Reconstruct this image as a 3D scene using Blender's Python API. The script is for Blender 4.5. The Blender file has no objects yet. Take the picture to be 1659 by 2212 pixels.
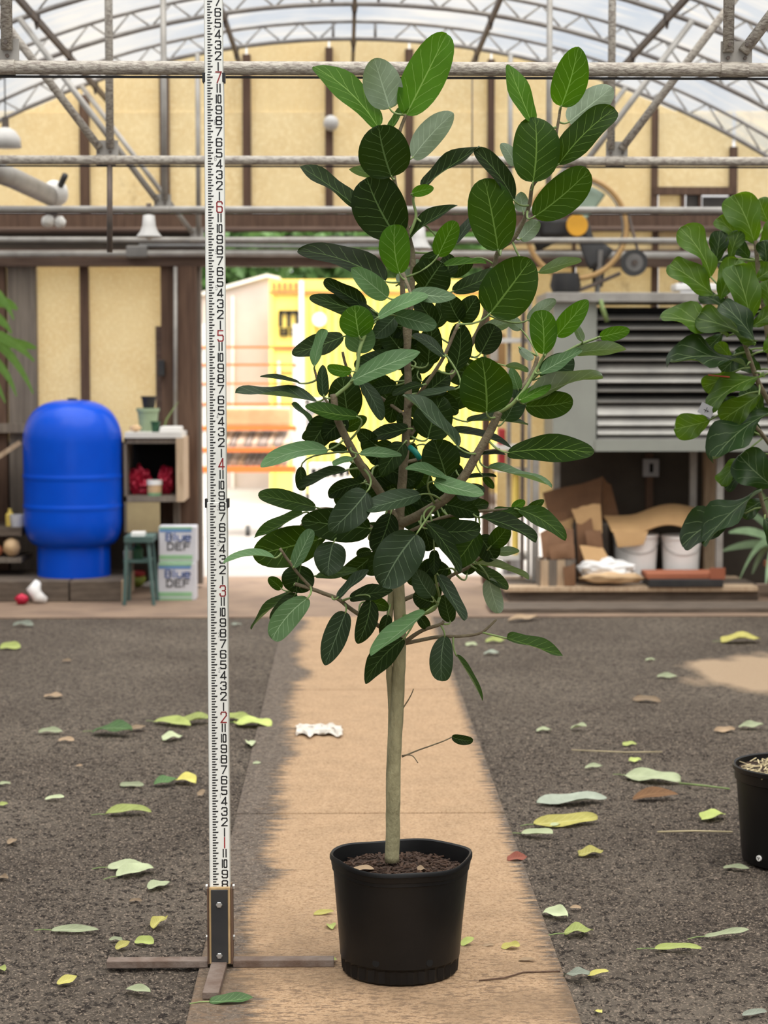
import bpy, bmesh, math, random
from mathutils import Vector, Matrix, noise
random.seed(7)
sc = bpy.context.scene
COL = sc.collection

# ------------------------------------------------------------------ camera
FPX = 4200.0                                   # focal length in pixels of the 1659 x 2212 frame
HC = 1.446                                     # camera height
PITCH = math.atan(306 / FPX)                   # looking slightly down
YAW = math.atan(87.5 / FPX)                    # looking slightly right of the greenhouse axis
FWD = Vector((math.sin(YAW) * math.cos(PITCH), math.cos(YAW) * math.cos(PITCH), -math.sin(PITCH)))
RGT = Vector((math.cos(YAW), -math.sin(YAW), 0))
UPV = RGT.cross(FWD)
CAM = Vector((0, 0, HC))
cd = bpy.data.cameras.new('camera'); cam = bpy.data.objects.new('camera', cd); COL.objects.link(cam)
cd.sensor_fit = 'VERTICAL'; cd.sensor_height = 24.0; cd.lens = FPX / 2212 * 24.0
cd.clip_end = 300
cam.matrix_world = Matrix(((RGT.x, UPV.x, -FWD.x, CAM.x), (RGT.y, UPV.y, -FWD.y, CAM.y), (RGT.z, UPV.z, -FWD.z, CAM.z), (0, 0, 0, 1)))
cd.dof.use_dof = True; cd.dof.focus_distance = 4.62; cd.dof.aperture_fstop = 3.3
sc.camera = cam

# ------------------------------------------------------------------ world: overcast sky, brighter overhead
w = bpy.data.worlds.new('overcast'); sc.world = w; w.use_nodes = True
nt = w.node_tree; nt.nodes.clear()
tc = nt.nodes.new('ShaderNodeTexCoord'); sx = nt.nodes.new('ShaderNodeSeparateXYZ')
mx = nt.nodes.new('ShaderNodeMath'); mx.operation = 'MAXIMUM'; mx.inputs[1].default_value = 0
ma = nt.nodes.new('ShaderNodeMath'); ma.operation = 'MULTIPLY_ADD'; ma.inputs[1].default_value = 2 / 3; ma.inputs[2].default_value = 1 / 3
bg = nt.nodes.new('ShaderNodeBackground'); bg.inputs[0].default_value = (1.0, 0.985, 0.965, 1)
ms = nt.nodes.new('ShaderNodeMath'); ms.operation = 'MULTIPLY'; ms.inputs[1].default_value = 2.4
ow = nt.nodes.new('ShaderNodeOutputWorld')
nt.links.new(tc.outputs['Generated'], sx.inputs[0]); nt.links.new(sx.outputs['Z'], mx.inputs[0])
nt.links.new(mx.outputs[0], ma.inputs[0]); nt.links.new(ma.outputs[0], ms.inputs[0])
nt.links.new(ms.outputs[0], bg.inputs[1]); nt.links.new(bg.outputs[0], ow.inputs[0])
sd = bpy.data.lights.new('hazy_sun', 'SUN'); sd.energy = 9.0; sd.angle = math.radians(75); sd.color = (1, 0.95, 0.87)
so = bpy.data.objects.new('hazy_sun', sd); COL.objects.link(so)
so.rotation_euler = (math.radians(14), math.radians(8), 0); so.location = (0, 5, 9)

vs = sc.view_settings; vs.view_transform = 'Standard'; vs.look = 'None'; vs.gamma = 1; vs.use_curve_mapping = False
vs.exposure = 0.3
sc.cycles.use_denoising = True
sc.cycles.max_bounces = 10; sc.cycles.transparent_max_bounces = 12
sc.cycles.sample_clamp_indirect = 6

# ------------------------------------------------------------------ measuring helpers
def P(px, py, Y):
    d = FWD + RGT * ((px - 829.5) / FPX) + UPV * ((1106 - py) / FPX)
    return CAM + d * (Y / d.y)
def G(px, py, z=0.0):
    d = FWD + RGT * ((px - 829.5) / FPX) + UPV * ((1106 - py) / FPX)
    return CAM + d * ((z - HC) / d.z)
def ppm(Y): return FPX / Y                      # pixels per metre at distance Y

# ------------------------------------------------------------------ materials
MATS = {}
def new_mat(name):
    m = bpy.data.materials.new(name); m.use_nodes = True
    n = m.node_tree; n.nodes.clear(); out = n.nodes.new('ShaderNodeOutputMaterial')
    MATS[name] = m
    return m, n, out
def N(n, t, **k):
    x = n.nodes.new(t)
    for a, b in k.items(): setattr(x, a, b)
    return x
def mathn(n, op, a, b=None, c=None):
    x = N(n, 'ShaderNodeMath', operation=op)
    for i, q in enumerate((a, b, c)):
        if q is None: continue
        if isinstance(q, (int, float)): x.inputs[i].default_value = q
        else: n.links.new(q, x.inputs[i])
    return x.outputs[0]
def mixc(n, f, a, b, mode='MIX'):
    x = N(n, 'ShaderNodeMix', data_type='RGBA', blend_type=mode)
    for s, q in ((x.inputs[0], f), (x.inputs[6], a), (x.inputs[7], b)):
        if isinstance(q, (int, float)): s.default_value = q
        elif isinstance(q, tuple): s.default_value = (*q[:3], 1)
        else: n.links.new(q, s)
    return x.outputs[2]
def noisen(n, scale, detail=4, vec=None, rough=0.55):
    x = N(n, 'ShaderNodeTexNoise'); x.inputs['Scale'].default_value = scale; x.inputs['Detail'].default_value = detail
    x.inputs['Roughness'].default_value = rough
    if vec is not None: n.links.new(vec, x.inputs['Vector'])
    return x.outputs['Fac']
def rampn(n, fac, lo, hi, c0=0.0, c1=1.0):
    x = N(n, 'ShaderNodeMapRange'); x.inputs['From Min'].default_value = lo; x.inputs['From Max'].default_value = hi
    x.inputs['To Min'].default_value = c0; x.inputs['To Max'].default_value = c1
    n.links.new(fac, x.inputs['Value']); return x.outputs['Result']
def coords(n, stretch=(1, 1, 1), kind='Object'):
    t = N(n, 'ShaderNodeTexCoord'); mp = N(n, 'ShaderNodeMapping'); mp.inputs['Scale'].default_value = stretch
    n.links.new(t.outputs[kind], mp.inputs['Vector']); return mp.outputs['Vector']
def M(name, c, c2=None, scale=12, rough=0.6, metal=0.0, bump=0.0, bscale=None, stretch=(1, 1, 1), transl=0.0, tcol=None, spec=0.5, coat=0.0, lo=.35, hi=.65):
    if name in MATS: return MATS[name]
    m, n, out = new_mat(name)
    b = N(n, 'ShaderNodeBsdfPrincipled'); b.inputs['Roughness'].default_value = rough; b.inputs['Metallic'].default_value = metal
    b.inputs['Specular IOR Level'].default_value = spec; b.inputs['Coat Weight'].default_value = coat
    v = coords(n, stretch)
    if c2 is None: c2 = tuple(x * 0.72 for x in c)
    col = mixc(n, rampn(n, noisen(n, scale, 5, v), lo, hi), c, c2)
    n.links.new(col, b.inputs['Base Color'])
    if bump:
        bn = N(n, 'ShaderNodeBump'); bn.inputs['Strength'].default_value = bump; bn.inputs['Distance'].default_value = 0.01
        n.links.new(noisen(n, bscale or scale * 4, 4, v), bn.inputs['Height']); n.links.new(bn.outputs[0], b.inputs['Normal'])
    if transl:
        t = N(n, 'ShaderNodeBsdfTranslucent'); s = N(n, 'ShaderNodeMixShader'); s.inputs[0].default_value = transl
        if tcol: t.inputs[0].default_value = (*tcol, 1)
        else: n.links.new(col, t.inputs[0])
        n.links.new(b.outputs[0], s.inputs[1]); n.links.new(t.outputs[0], s.inputs[2]); n.links.new(s.outputs[0], out.inputs[0])
    else: n.links.new(b.outputs[0], out.inputs[0])
    return m

def leaf_mat(name, top, vein, under, trans, rough=0.42, nlat=7, tmix=0.38, veinw=0.022, uvein=None, spec=.3):
    m, n, out = new_mat(name)
    uv = N(n, 'ShaderNodeUVMap'); s = N(n, 'ShaderNodeSeparateXYZ'); n.links.new(uv.outputs[0], s.inputs[0])
    u = mathn(n, 'ABSOLUTE', mathn(n, 'MULTIPLY_ADD', s.outputs[0], 2, -1)); v = s.outputs[1]
    oi = N(n, 'ShaderNodeObjectInfo')
    vec = coords(n); wob = noisen(n, 30, 2, vec)
    # midrib, thinner towards the tip
    mid = mathn(n, 'LESS_THAN', u, mathn(n, 'MULTIPLY_ADD', v, -0.028, 0.045))
    # lateral veins sweeping forward
    ph = mathn(n, 'ADD', mathn(n, 'MULTIPLY', v, nlat), mathn(n, 'MULTIPLY', mathn(n, 'POWER', u, 0.8), -1.9))
    ph = mathn(n, 'ADD', ph, mathn(n, 'MULTIPLY', wob, 0.5))
    side = mathn(n, 'MULTIPLY', mathn(n, 'GREATER_THAN', s.outputs[0], 0.5), 0.37)
    fr = mathn(n, 'ABSOLUTE', mathn(n, 'SUBTRACT', mathn(n, 'FRACT', mathn(n, 'ADD', ph, side)), 0.5))
    lat = mathn(n, 'LESS_THAN', fr, mathn(n, 'MULTIPLY_ADD', u, -veinw * 1.2, veinw * 1.9))
    lat = mathn(n, 'MULTIPLY', lat, mathn(n, 'LESS_THAN', u, 0.86))
    vm = mathn(n, 'MAXIMUM', mid, mathn(n, 'MULTIPLY', lat, 0.75))
    va = rampn(n, oi.outputs['Random'], 0, 1, 0.65, 1.4)
    mot = rampn(n, noisen(n, 22, 4, vec), 0.3, 0.7, 0.82, 1.15)
    vv = mathn(n, 'MULTIPLY', va, mot)
    hv = N(n, 'ShaderNodeHueSaturation'); hv.inputs['Color'].default_value = (*top, 1); n.links.new(vv, hv.inputs['Value'])
    ctop = mixc(n, vm, hv.outputs[0], vein)
    hu = N(n, 'ShaderNodeHueSaturation'); hu.inputs['Color'].default_value = (*under, 1); n.links.new(mot, hu.inputs['Value'])
    cund = mixc(n, mathn(n, 'MULTIPLY', vm, 0.85), hu.outputs[0], uvein or tuple(min(1, x * 1.5 + .08) for x in under))
    geo = N(n, 'ShaderNodeNewGeometry')
    col = mixc(n, geo.outputs['Backfacing'], ctop, cund)
    b = N(n, 'ShaderNodeBsdfPrincipled'); b.inputs['Specular IOR Level'].default_value = spec
    n.links.new(rampn(n, geo.outputs['Backfacing'], 0, 1, rough, 0.75), b.inputs['Roughness'])
    n.links.new(col, b.inputs['Base Color'])
    bn = N(n, 'ShaderNodeBump'); bn.inputs['Strength'].default_value = 0.35; bn.inputs['Distance'].default_value = 0.004
    n.links.new(mathn(n, 'SUBTRACT', mathn(n, 'MULTIPLY', noisen(n, 60, 3, vec), 0.3), vm), bn.inputs['Height'])
    n.links.new(bn.outputs[0], b.inputs['Normal'])
    t = N(n, 'ShaderNodeBsdfTranslucent')
    tcx = mixc(n, mathn(n, 'MULTIPLY', vm, 0.6), trans, tuple(min(1, x * 1.5 + .05) for x in trans)); n.links.new(tcx, t.inputs[0])
    ms_ = N(n, 'ShaderNodeMixShader'); ms_.inputs[0].default_value = tmix
    n.links.new(b.outputs[0], ms_.inputs[1]); n.links.new(t.outputs[0], ms_.inputs[2]); n.links.new(ms_.outputs[0], out.inputs[0])
    return m

UND = (0.34, 0.42, 0.32)
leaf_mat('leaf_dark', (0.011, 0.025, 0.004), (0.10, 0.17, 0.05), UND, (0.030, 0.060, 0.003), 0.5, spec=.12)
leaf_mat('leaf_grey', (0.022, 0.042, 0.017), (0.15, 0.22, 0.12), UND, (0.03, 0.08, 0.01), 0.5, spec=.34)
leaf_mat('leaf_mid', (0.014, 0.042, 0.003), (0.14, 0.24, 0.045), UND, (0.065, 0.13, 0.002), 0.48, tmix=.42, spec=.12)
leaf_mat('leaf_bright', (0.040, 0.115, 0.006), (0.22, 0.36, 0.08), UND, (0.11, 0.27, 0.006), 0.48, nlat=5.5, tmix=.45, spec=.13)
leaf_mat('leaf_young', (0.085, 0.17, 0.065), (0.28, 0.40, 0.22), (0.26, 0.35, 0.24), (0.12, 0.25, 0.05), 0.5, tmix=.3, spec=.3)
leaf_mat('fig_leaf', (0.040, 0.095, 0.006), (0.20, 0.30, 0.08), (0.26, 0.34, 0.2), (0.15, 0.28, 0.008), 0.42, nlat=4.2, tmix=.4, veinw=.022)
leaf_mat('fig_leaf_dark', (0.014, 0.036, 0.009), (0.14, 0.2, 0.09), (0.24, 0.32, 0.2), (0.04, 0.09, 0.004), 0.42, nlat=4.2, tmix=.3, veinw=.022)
leaf_mat('fallen_pale', (0.400, 0.448, 0.272), (0.496, 0.528, 0.360), (0.416, 0.456, 0.336), (0.4, 0.45, 0.2), 0.6, tmix=.15)
leaf_mat('fallen_yellow', (0.561, 0.510, 0.136), (0.612, 0.578, 0.255), (0.527, 0.510, 0.238), (0.5, 0.45, 0.1), 0.6, tmix=.15)
leaf_mat('fallen_lime', (0.400, 0.464, 0.136), (0.480, 0.528, 0.240), (0.400, 0.456, 0.224), (0.4, 0.45, 0.1), 0.6, tmix=.15)
leaf_mat('fallen_green', (0.08, 0.17, 0.05), (0.22, 0.34, 0.15), (0.22, 0.30, 0.18), (0.1, 0.2, 0.04), 0.5, tmix=.15)
leaf_mat('fallen_grey', (0.270, 0.300, 0.240), (0.375, 0.398, 0.338), (0.285, 0.315, 0.270), (0.3, 0.33, 0.2), 0.6, tmix=.1)
leaf_mat('fallen_tan', (0.315, 0.224, 0.140), (0.385, 0.294, 0.210), (0.350, 0.266, 0.189), (0.3, 0.2, 0.1), 0.7, tmix=.1)
leaf_mat('fallen_brown', (0.224, 0.112, 0.048), (0.320, 0.176, 0.080), (0.240, 0.136, 0.064), (0.2, 0.1, 0.04), 0.7, tmix=.1)
leaf_mat('fallen_red', (0.240, 0.072, 0.048), (0.320, 0.160, 0.104), (0.272, 0.120, 0.080), (0.2, 0.06, 0.04), 0.7, tmix=.1)
leaf_mat('palm_leaf', (0.10, 0.24, 0.04), (0.16, 0.32, 0.08), (0.15, 0.28, 0.08), (0.2, 0.4, 0.04), 0.5)
leaf_mat('aloe_leaf', (0.28, 0.42, 0.24), (0.34, 0.48, 0.3), (0.3, 0.42, 0.26), (0.2, 0.35, 0.1), 0.5, tmix=.15)

def mat_ground():
    m, n, out = new_mat('dark_ground'); v = coords(n)
    b = N(n, 'ShaderNodeBsdfPrincipled'); b.inputs['Roughness'].default_value = 0.9; b.inputs['Specular IOR Level'].default_value = 0.25
    big = rampn(n, noisen(n, 1.3, 5, v), .35, .68)
    vo = N(n, 'ShaderNodeTexVoronoi'); vo.inputs['Scale'].default_value = 95; n.links.new(v, vo.inputs['Vector'])
    fine = noisen(n, 130, 5, v, .7); mid = noisen(n, 38, 6, v, .7)
    base = mixc(n, big, (0.085, 0.067, 0.053), (0.165, 0.136, 0.108))
    c = mixc(n, rampn(n, mid, .50, .58), base, (0.030, 0.023, 0.019), 'MIX')
    c = mixc(n, rampn(n, fine, .53, .62), c, (0.36, 0.285, 0.22))
    c = mixc(n, rampn(n, noisen(n, 75, 4, coords(n, (1, .6, 1)), .7), .58, .66), c, (0.022, 0.017, 0.014))
    sp = mathn(n, 'LESS_THAN', vo.outputs['Distance'], 0.16)
    spsel = mathn(n, 'MULTIPLY', sp, mathn(n, 'GREATER_THAN', vo.outputs['Color'], 0.86))
    c = mixc(n, spsel, c, (0.42, 0.37, 0.31))
    # a pool of sunlight by the right-hand wall, painted into the ground colour
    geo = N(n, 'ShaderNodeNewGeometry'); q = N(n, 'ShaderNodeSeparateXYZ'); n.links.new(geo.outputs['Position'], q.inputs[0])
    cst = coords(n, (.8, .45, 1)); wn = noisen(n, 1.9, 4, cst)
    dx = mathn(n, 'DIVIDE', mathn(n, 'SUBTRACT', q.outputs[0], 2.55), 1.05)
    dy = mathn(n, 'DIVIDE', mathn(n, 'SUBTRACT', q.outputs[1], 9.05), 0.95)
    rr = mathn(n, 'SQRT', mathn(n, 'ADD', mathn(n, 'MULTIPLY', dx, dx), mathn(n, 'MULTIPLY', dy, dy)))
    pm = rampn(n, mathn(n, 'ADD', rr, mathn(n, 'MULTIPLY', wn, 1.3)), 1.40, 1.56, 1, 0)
    sunpatch = mixc(n, fine, (0.40, 0.28, 0.18), (0.62, 0.46, 0.31))
    c = mixc(n, pm, c, sunpatch)
    n.links.new(c, b.inputs['Base Color'])
    h = mathn(n, 'ADD', mathn(n, 'MULTIPLY', mid, 0.8), mathn(n, 'MULTIPLY', fine, 0.6))
    bn = N(n, 'ShaderNodeBump'); bn.inputs['Strength'].default_value = 0.9; bn.inputs['Distance'].default_value = 0.02
    n.links.new(h, bn.inputs['Height']); n.links.new(bn.outputs[0], b.inputs['Normal'])
    n.links.new(b.outputs[0], out.inputs[0])
def mat_slab(xl, xr):
    m, n, out = new_mat('tan_concrete')
    b = N(n, 'ShaderNodeBsdfPrincipled'); b.inputs['Roughness'].default_value = 0.85; b.inputs['Specular IOR Level'].default_value = 0.3
    geo = N(n, 'ShaderNodeNewGeometry'); q = N(n, 'ShaderNodeSeparateXYZ'); n.links.new(geo.outputs['Position'], q.inputs[0])
    mp = N(n, 'ShaderNodeMapping'); n.links.new(geo.outputs['Position'], mp.inputs[0])
    v = mp.outputs[0]
    mp2 = N(n, 'ShaderNodeMapping'); mp2.inputs['Scale'].default_value = (5, 26, 1); n.links.new(geo.outputs['Position'], mp2.inputs[0])
    fine = noisen(n, 140, 4, v, .7); mid = noisen(n, 7, 5, v); fib = noisen(n, 1.6, 5, mp2.outputs[0], .65); mp3 = N(n, 'ShaderNodeMapping'); mp3.inputs['Scale'].default_value = (1, 2.2, 1); n.links.new(geo.outputs['Position'], mp3.inputs[0]); fleck = noisen(n, 34, 6, mp3.outputs[0], .72)
    c = mixc(n, rampn(n, mid, .3, .7), (0.40, 0.255, 0.145), (0.30, 0.19, 0.105))
    c = mixc(n, rampn(n, fine, .4, .75), c, (0.54, 0.38, 0.24))
    c = mixc(n, rampn(n, fine, .44, .30), c, (0.17, 0.105, 0.06))
    # dirt creeping in from both sides in streaks, heavier on the left and near the pot
    dl = mathn(n, 'SUBTRACT', q.outputs[0], xl); dr = mathn(n, 'SUBTRACT', xr, q.outputs[0])
    lump = noisen(n, 1.7, 3, v)
    ml = rampn(n, mathn(n, 'SUBTRACT', mathn(n, 'ADD', mathn(n, 'ADD', mathn(n, 'MULTIPLY', fib, .24), mathn(n, 'MULTIPLY', fine, .07)), mathn(n, 'MULTIPLY', lump, .26)), dl), .125, .17)
    mr = rampn(n, mathn(n, 'SUBTRACT', mathn(n, 'ADD', mathn(n, 'MULTIPLY', fib, .2), mathn(n, 'MULTIPLY', fine, .05)), dr), .09, .115)
    dm = mathn(n, 'MAXIMUM', ml, mr)
    c = mixc(n, mathn(n, 'MULTIPLY', dm, .95), c, mixc(n, rampn(n, fine, .53, .62), mixc(n, rampn(n, noisen(n, 38, 6, v, .7), .48, .6), (0.10, 0.083, 0.07), (0.034, 0.027, 0.023)), (0.25, 0.2, 0.16)))
    near = rampn(n, q.outputs[1], 5.5, 4.4)
    fl = mathn(n, 'MULTIPLY', rampn(n, mathn(n, 'MULTIPLY_ADD', near, .05, fleck), .57, .62), mathn(n, 'MULTIPLY_ADD', near, .5, .35))
    c = mixc(n, fl, c, (0.17, 0.11, 0.07))
    c = mixc(n, mathn(n, 'MULTIPLY', mathn(n, 'MULTIPLY', near, .6), rampn(n, noisen(n, 4.5, 5, v), .38, .6)), c, (0.19, 0.125, 0.075))
    n.links.new(c, b.inputs['Base Color'])
    bn = N(n, 'ShaderNodeBump'); bn.inputs['Strength'].default_value = 0.5; bn.inputs['Distance'].default_value = 0.008
    n.links.new(mathn(n, 'ADD', fine, dm), bn.inputs['Height']); n.links.new(bn.outputs[0], b.inputs['Normal'])
    n.links.new(b.outputs[0], out.inputs[0])
def mat_film():
    m, n, out = new_mat('poly_film')
    v = coords(n, (1, .35, 1)); w1 = noisen(n, 1.1, 5, v); w2 = noisen(n, 3.4, 4, coords(n, (.5, 2.2, 1)))
    col = mixc(n, rampn(n, w1, .36, .64), (0.47, 0.47, 0.465), (0.32, 0.355, 0.405))
    col = mixc(n, rampn(n, w2, .5, .7), col, (0.52, 0.50, 0.465))
    t = N(n, 'ShaderNodeBsdfTransparent'); tl = N(n, 'ShaderNodeBsdfTranslucent'); d = N(n, 'ShaderNodeBsdfDiffuse')
    n.links.new(col, t.inputs[0]); n.links.new(col, tl.inputs[0]); n.links.new(col, d.inputs[0])
    s1 = N(n, 'ShaderNodeMixShader'); s1.inputs[0].default_value = .28; n.links.new(tl.outputs[0], s1.inputs[1]); n.links.new(d.outputs[0], s1.inputs[2])
    s2 = N(n, 'ShaderNodeMixShader'); s2.inputs[0].default_value = .28; n.links.new(t.outputs[0], s2.inputs[1]); n.links.new(s1.outputs[0], s2.inputs[2])
    n.links.new(s2.outputs[0], out.inputs[0])
def mat_panel():
    m, n, out = new_mat('yellow_fibreglass')
    v = coords(n); a = noisen(n, 3.2, 6, v, .6); f = noisen(n, 45, 3, v); oi = N(n, 'ShaderNodeObjectInfo')
    c = mixc(n, rampn(n, a, .36, .66), (0.89, 0.79, 0.54), (0.84, 0.71, 0.44))
    c = mixc(n, rampn(n, f, .45, .7), c, (0.97, 0.88, 0.64))
    st = noisen(n, 2.2, 8, coords(n, (1.4, 1, .8)), .72)
    c = mixc(n, rampn(n, st, .62, .76), c, (0.42, 0.31, 0.15))
    c = mixc(n, rampn(n, oi.outputs['Random'], 0, 1, 0, .35), c, (0.90, 0.76, 0.46))
    d = N(n, 'ShaderNodeBsdfPrincipled'); d.inputs['Roughness'].default_value = .6; n.links.new(c, d.inputs['Base Color'])
    t = N(n, 'ShaderNodeBsdfTranslucent'); n.links.new(c, t.inputs[0])
    s = N(n, 'ShaderNodeMixShader'); s.inputs[0].default_value = .42
    n.links.new(d.outputs[0], s.inputs[1]); n.links.new(t.outputs[0], s.inputs[2]); n.links.new(s.outputs[0], out.inputs[0])
XL, XR = -0.352, 0.527
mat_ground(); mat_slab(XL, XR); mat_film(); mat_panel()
M('tan_dirt', (0.27, 0.185, 0.125), (0.18, 0.12, 0.085), 3, .9, bump=.4, bscale=40)
M('yard_concrete', (0.34, 0.315, 0.295), (0.27, 0.25, 0.235), 1.2, .9, bump=.2, bscale=30)
M('galvanised', (0.43, 0.41, 0.38), (0.32, 0.30, 0.275), 9, .5, .25)
M('worn_pipe', (0.50, 0.46, 0.40), (0.30, 0.26, 0.225), 110, .6, .1, bump=.5, bscale=160, stretch=(.4, 1, 1), lo=.45, hi=.6)
M('dark_steel', (0.10, 0.085, 0.075), (0.16, 0.12, 0.1), 14, .6, .3)
M('arch_steel', (0.30, 0.28, 0.26), (0.2, 0.18, 0.17), 10, .55, .25)
M('brown_wood', (0.085, 0.045, 0.028), (0.14, 0.08, 0.05), 6, .8, bump=.3, stretch=(8, 8, .6))
M('brown_beam', (0.17, 0.11, 0.08), (0.1, 0.06, 0.045), 6, .8, bump=.3, stretch=(.6, 8, 8))
M('grey_wood', (0.16, 0.13, 0.105), (0.24, 0.2, 0.16), 5, .85, bump=.3, stretch=(8, 8, .6))
M('pale_wood', (0.56, 0.42, 0.28), (0.44, 0.31, 0.2), 7, .75, stretch=(8, 8, 1))
M('tan_board', (0.42, 0.33, 0.17), (0.33, 0.25, 0.13), 5, .8)
M('timber', (0.085, 0.064, 0.048), (0.15, 0.115, 0.088), 6, .9, bump=.4, stretch=(1, 6, 6))
M('tank_blue', (0.0, 0.085, 0.68), (0.0, 0.07, 0.6), 3, .32, spec=.22, coat=.08)
M('black_plastic', (0.003, 0.0031, 0.0036), (0.005, 0.0053, 0.006), 9, .4, spec=.32, bump=.06, bscale=30)
M('black_plastic_matte', (0.02, 0.02, 0.022), (0.035, 0.033, 0.032), 10, .6)
M('potting_soil', (0.02, 0.011, 0.007), (0.07, 0.036, 0.021), 70, .95, bump=1.0, bscale=120)
M('bark_chip', (0.075, 0.038, 0.022), (0.03, 0.016, 0.01), 30, .9)
M('trunk_bark', (0.36, 0.33, 0.19), (0.22, 0.20, 0.11), 30, .8, bump=.5, bscale=90, stretch=(1, 1, .5))
M('branch_bark', (0.20, 0.165, 0.10), (0.13, 0.10, 0.06), 40, .8, bump=.4)
M('green_stem', (0.24, 0.33, 0.11), (0.17, 0.24, 0.08), 30, .6)
M('rod_white', (0.90, 0.91, 0.87), (0.85, 0.86, 0.81), 4, .45)
M('rod_edge', (0.62, 0.62, 0.58), None, 4, .5)
M('ink_black', (0.012, 0.012, 0.014), None, 5, .5)
M('ink_red', (0.35, 0.02, 0.025), None, 5, .5)
M('ink_grey', (0.33, 0.33, 0.33), None, 5, .5)
M('ink_blue', (0.03, 0.11, 0.42), None, 5, .5)
M('plywood_edge', (0.55, 0.38, 0.19), (0.4, 0.27, 0.13), 20, .7, stretch=(3, 3, 1))
M('zinc', (0.6, 0.6, 0.58), None, 8, .35, .8)
M('rusty_bar', (0.24, 0.19, 0.16), (0.15, 0.1, 0.075), 18, .75, .2, bump=.3)
M('white_paint', (0.78, 0.76, 0.72), (0.68, 0.66, 0.62), 3, .5)
M('lamp_white', (0.85, 0.83, 0.8), None, 3, .4, transl=.2)
M('tarp_white', (0.50, 0.43, 0.40), (0.40, 0.345, 0.32), 1.4, .7, bump=.3, bscale=3)
M('container_yellow', (0.95, 0.73, 0.17), (0.90, 0.66, 0.14), 2, .5)
M('container_rust', (0.45, 0.22, 0.06), (0.3, 0.14, 0.05), 3, .7)
M('orange_steel', (0.70, 0.17, 0.03), (0.60, 0.14, 0.03), 3, .5)
M('lumber', (0.62, 0.48, 0.36), (0.38, 0.3, 0.24), 2.5, .8)
M('lumber_dark', (0.2, 0.18, 0.17), (0.3, 0.25, 0.22), 2.5, .8)
M('foliage', (0.05, 0.12, 0.03), (0.10, 0.20, 0.05), 2.5, .6, transl=.3)
M('tree_bark', (0.08, 0.06, 0.05), None, 8, .9)
M('cooler_paint', (0.34, 0.355, 0.31), (0.30, 0.31, 0.275), 3, .45)
M('louver_metal', (0.40, 0.385, 0.35), (0.28, 0.27, 0.25), 3, .4, .3)
M('black_hole', (0.002, 0.002, 0.002), None, 3, .9)
M('dark_board', (0.055, 0.043, 0.033), (0.08, 0.065, 0.05), 3, .9)
M('fan_ring', (0.55, 0.34, 0.14), (0.45, 0.27, 0.1), 5, .5)
M('fan_orange', (0.85, 0.42, 0.03), None, 4, .5)
M('fan_green', (0.32, 0.42, 0.32), None, 4, .5)
M('rubber', (0.04, 0.04, 0.042), (0.06, 0.06, 0.06), 6, .7)
M('grey_hub', (0.25, 0.24, 0.23), None, 6, .5, .4)
M('cardboard', (0.54, 0.33, 0.15), (0.44, 0.26, 0.115), 4, .8)
M('cardboard_brown', (0.23, 0.115, 0.055), (0.15, 0.073, 0.035), 4, .8)
M('white_plastic', (0.92, 0.90, 0.87), (0.86, 0.84, 0.81), 3, .4)
M('bag_white', (0.92, 0.91, 0.90), (0.8, 0.78, 0.76), 8, .5, bump=.4, bscale=20)
M('bag_tan', (0.72, 0.5, 0.28), (0.6, 0.4, 0.22), 8, .6)
M('red_foil', (0.55, 0.02, 0.06), (0.42, 0.015, 0.045), 9, .25, .35, bump=.5, bscale=14)
M('red_paint', (0.45, 0.03, 0.03), None, 5, .5)
M('box_white', (0.66, 0.66, 0.70), (0.58, 0.58, 0.63), 5, .6)
M('box_green', (0.30, 0.55, 0.30), None, 4, .6)
M('box_blue', (0.14, 0.3, 0.6), None, 4, .6)
M('crate_teal', (0.05, 0.10, 0.09), (0.09, 0.15, 0.135), 6, .6)
M('pot_pale_green', (0.36, 0.46, 0.28), None, 5, .6)
M('pot_dark_green', (0.02, 0.09, 0.04), None, 5, .5)
M('lime_plastic', (0.42, 0.5, 0.08), None, 5, .5)
M('tag_grey', (0.42, 0.42, 0.44), None, 5, .6)
M('teal_tape', (0.0, 0.22, 0.17), None, 5, .5)
M('red_string', (0.5, 0.08, 0.04), None, 5, .6)
M('glass_dark', (0.05, 0.045, 0.04), (0.12, 0.10, 0.08), 2, .2)
M('terracotta', (0.42, 0.14, 0.07), (0.33, 0.1, 0.05), 4, .7)
M('straw', (0.6, 0.5, 0.3), None, 10, .8)
M('paper', (0.82, 0.76, 0.68), None, 10, .8, transl=.15)

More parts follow.
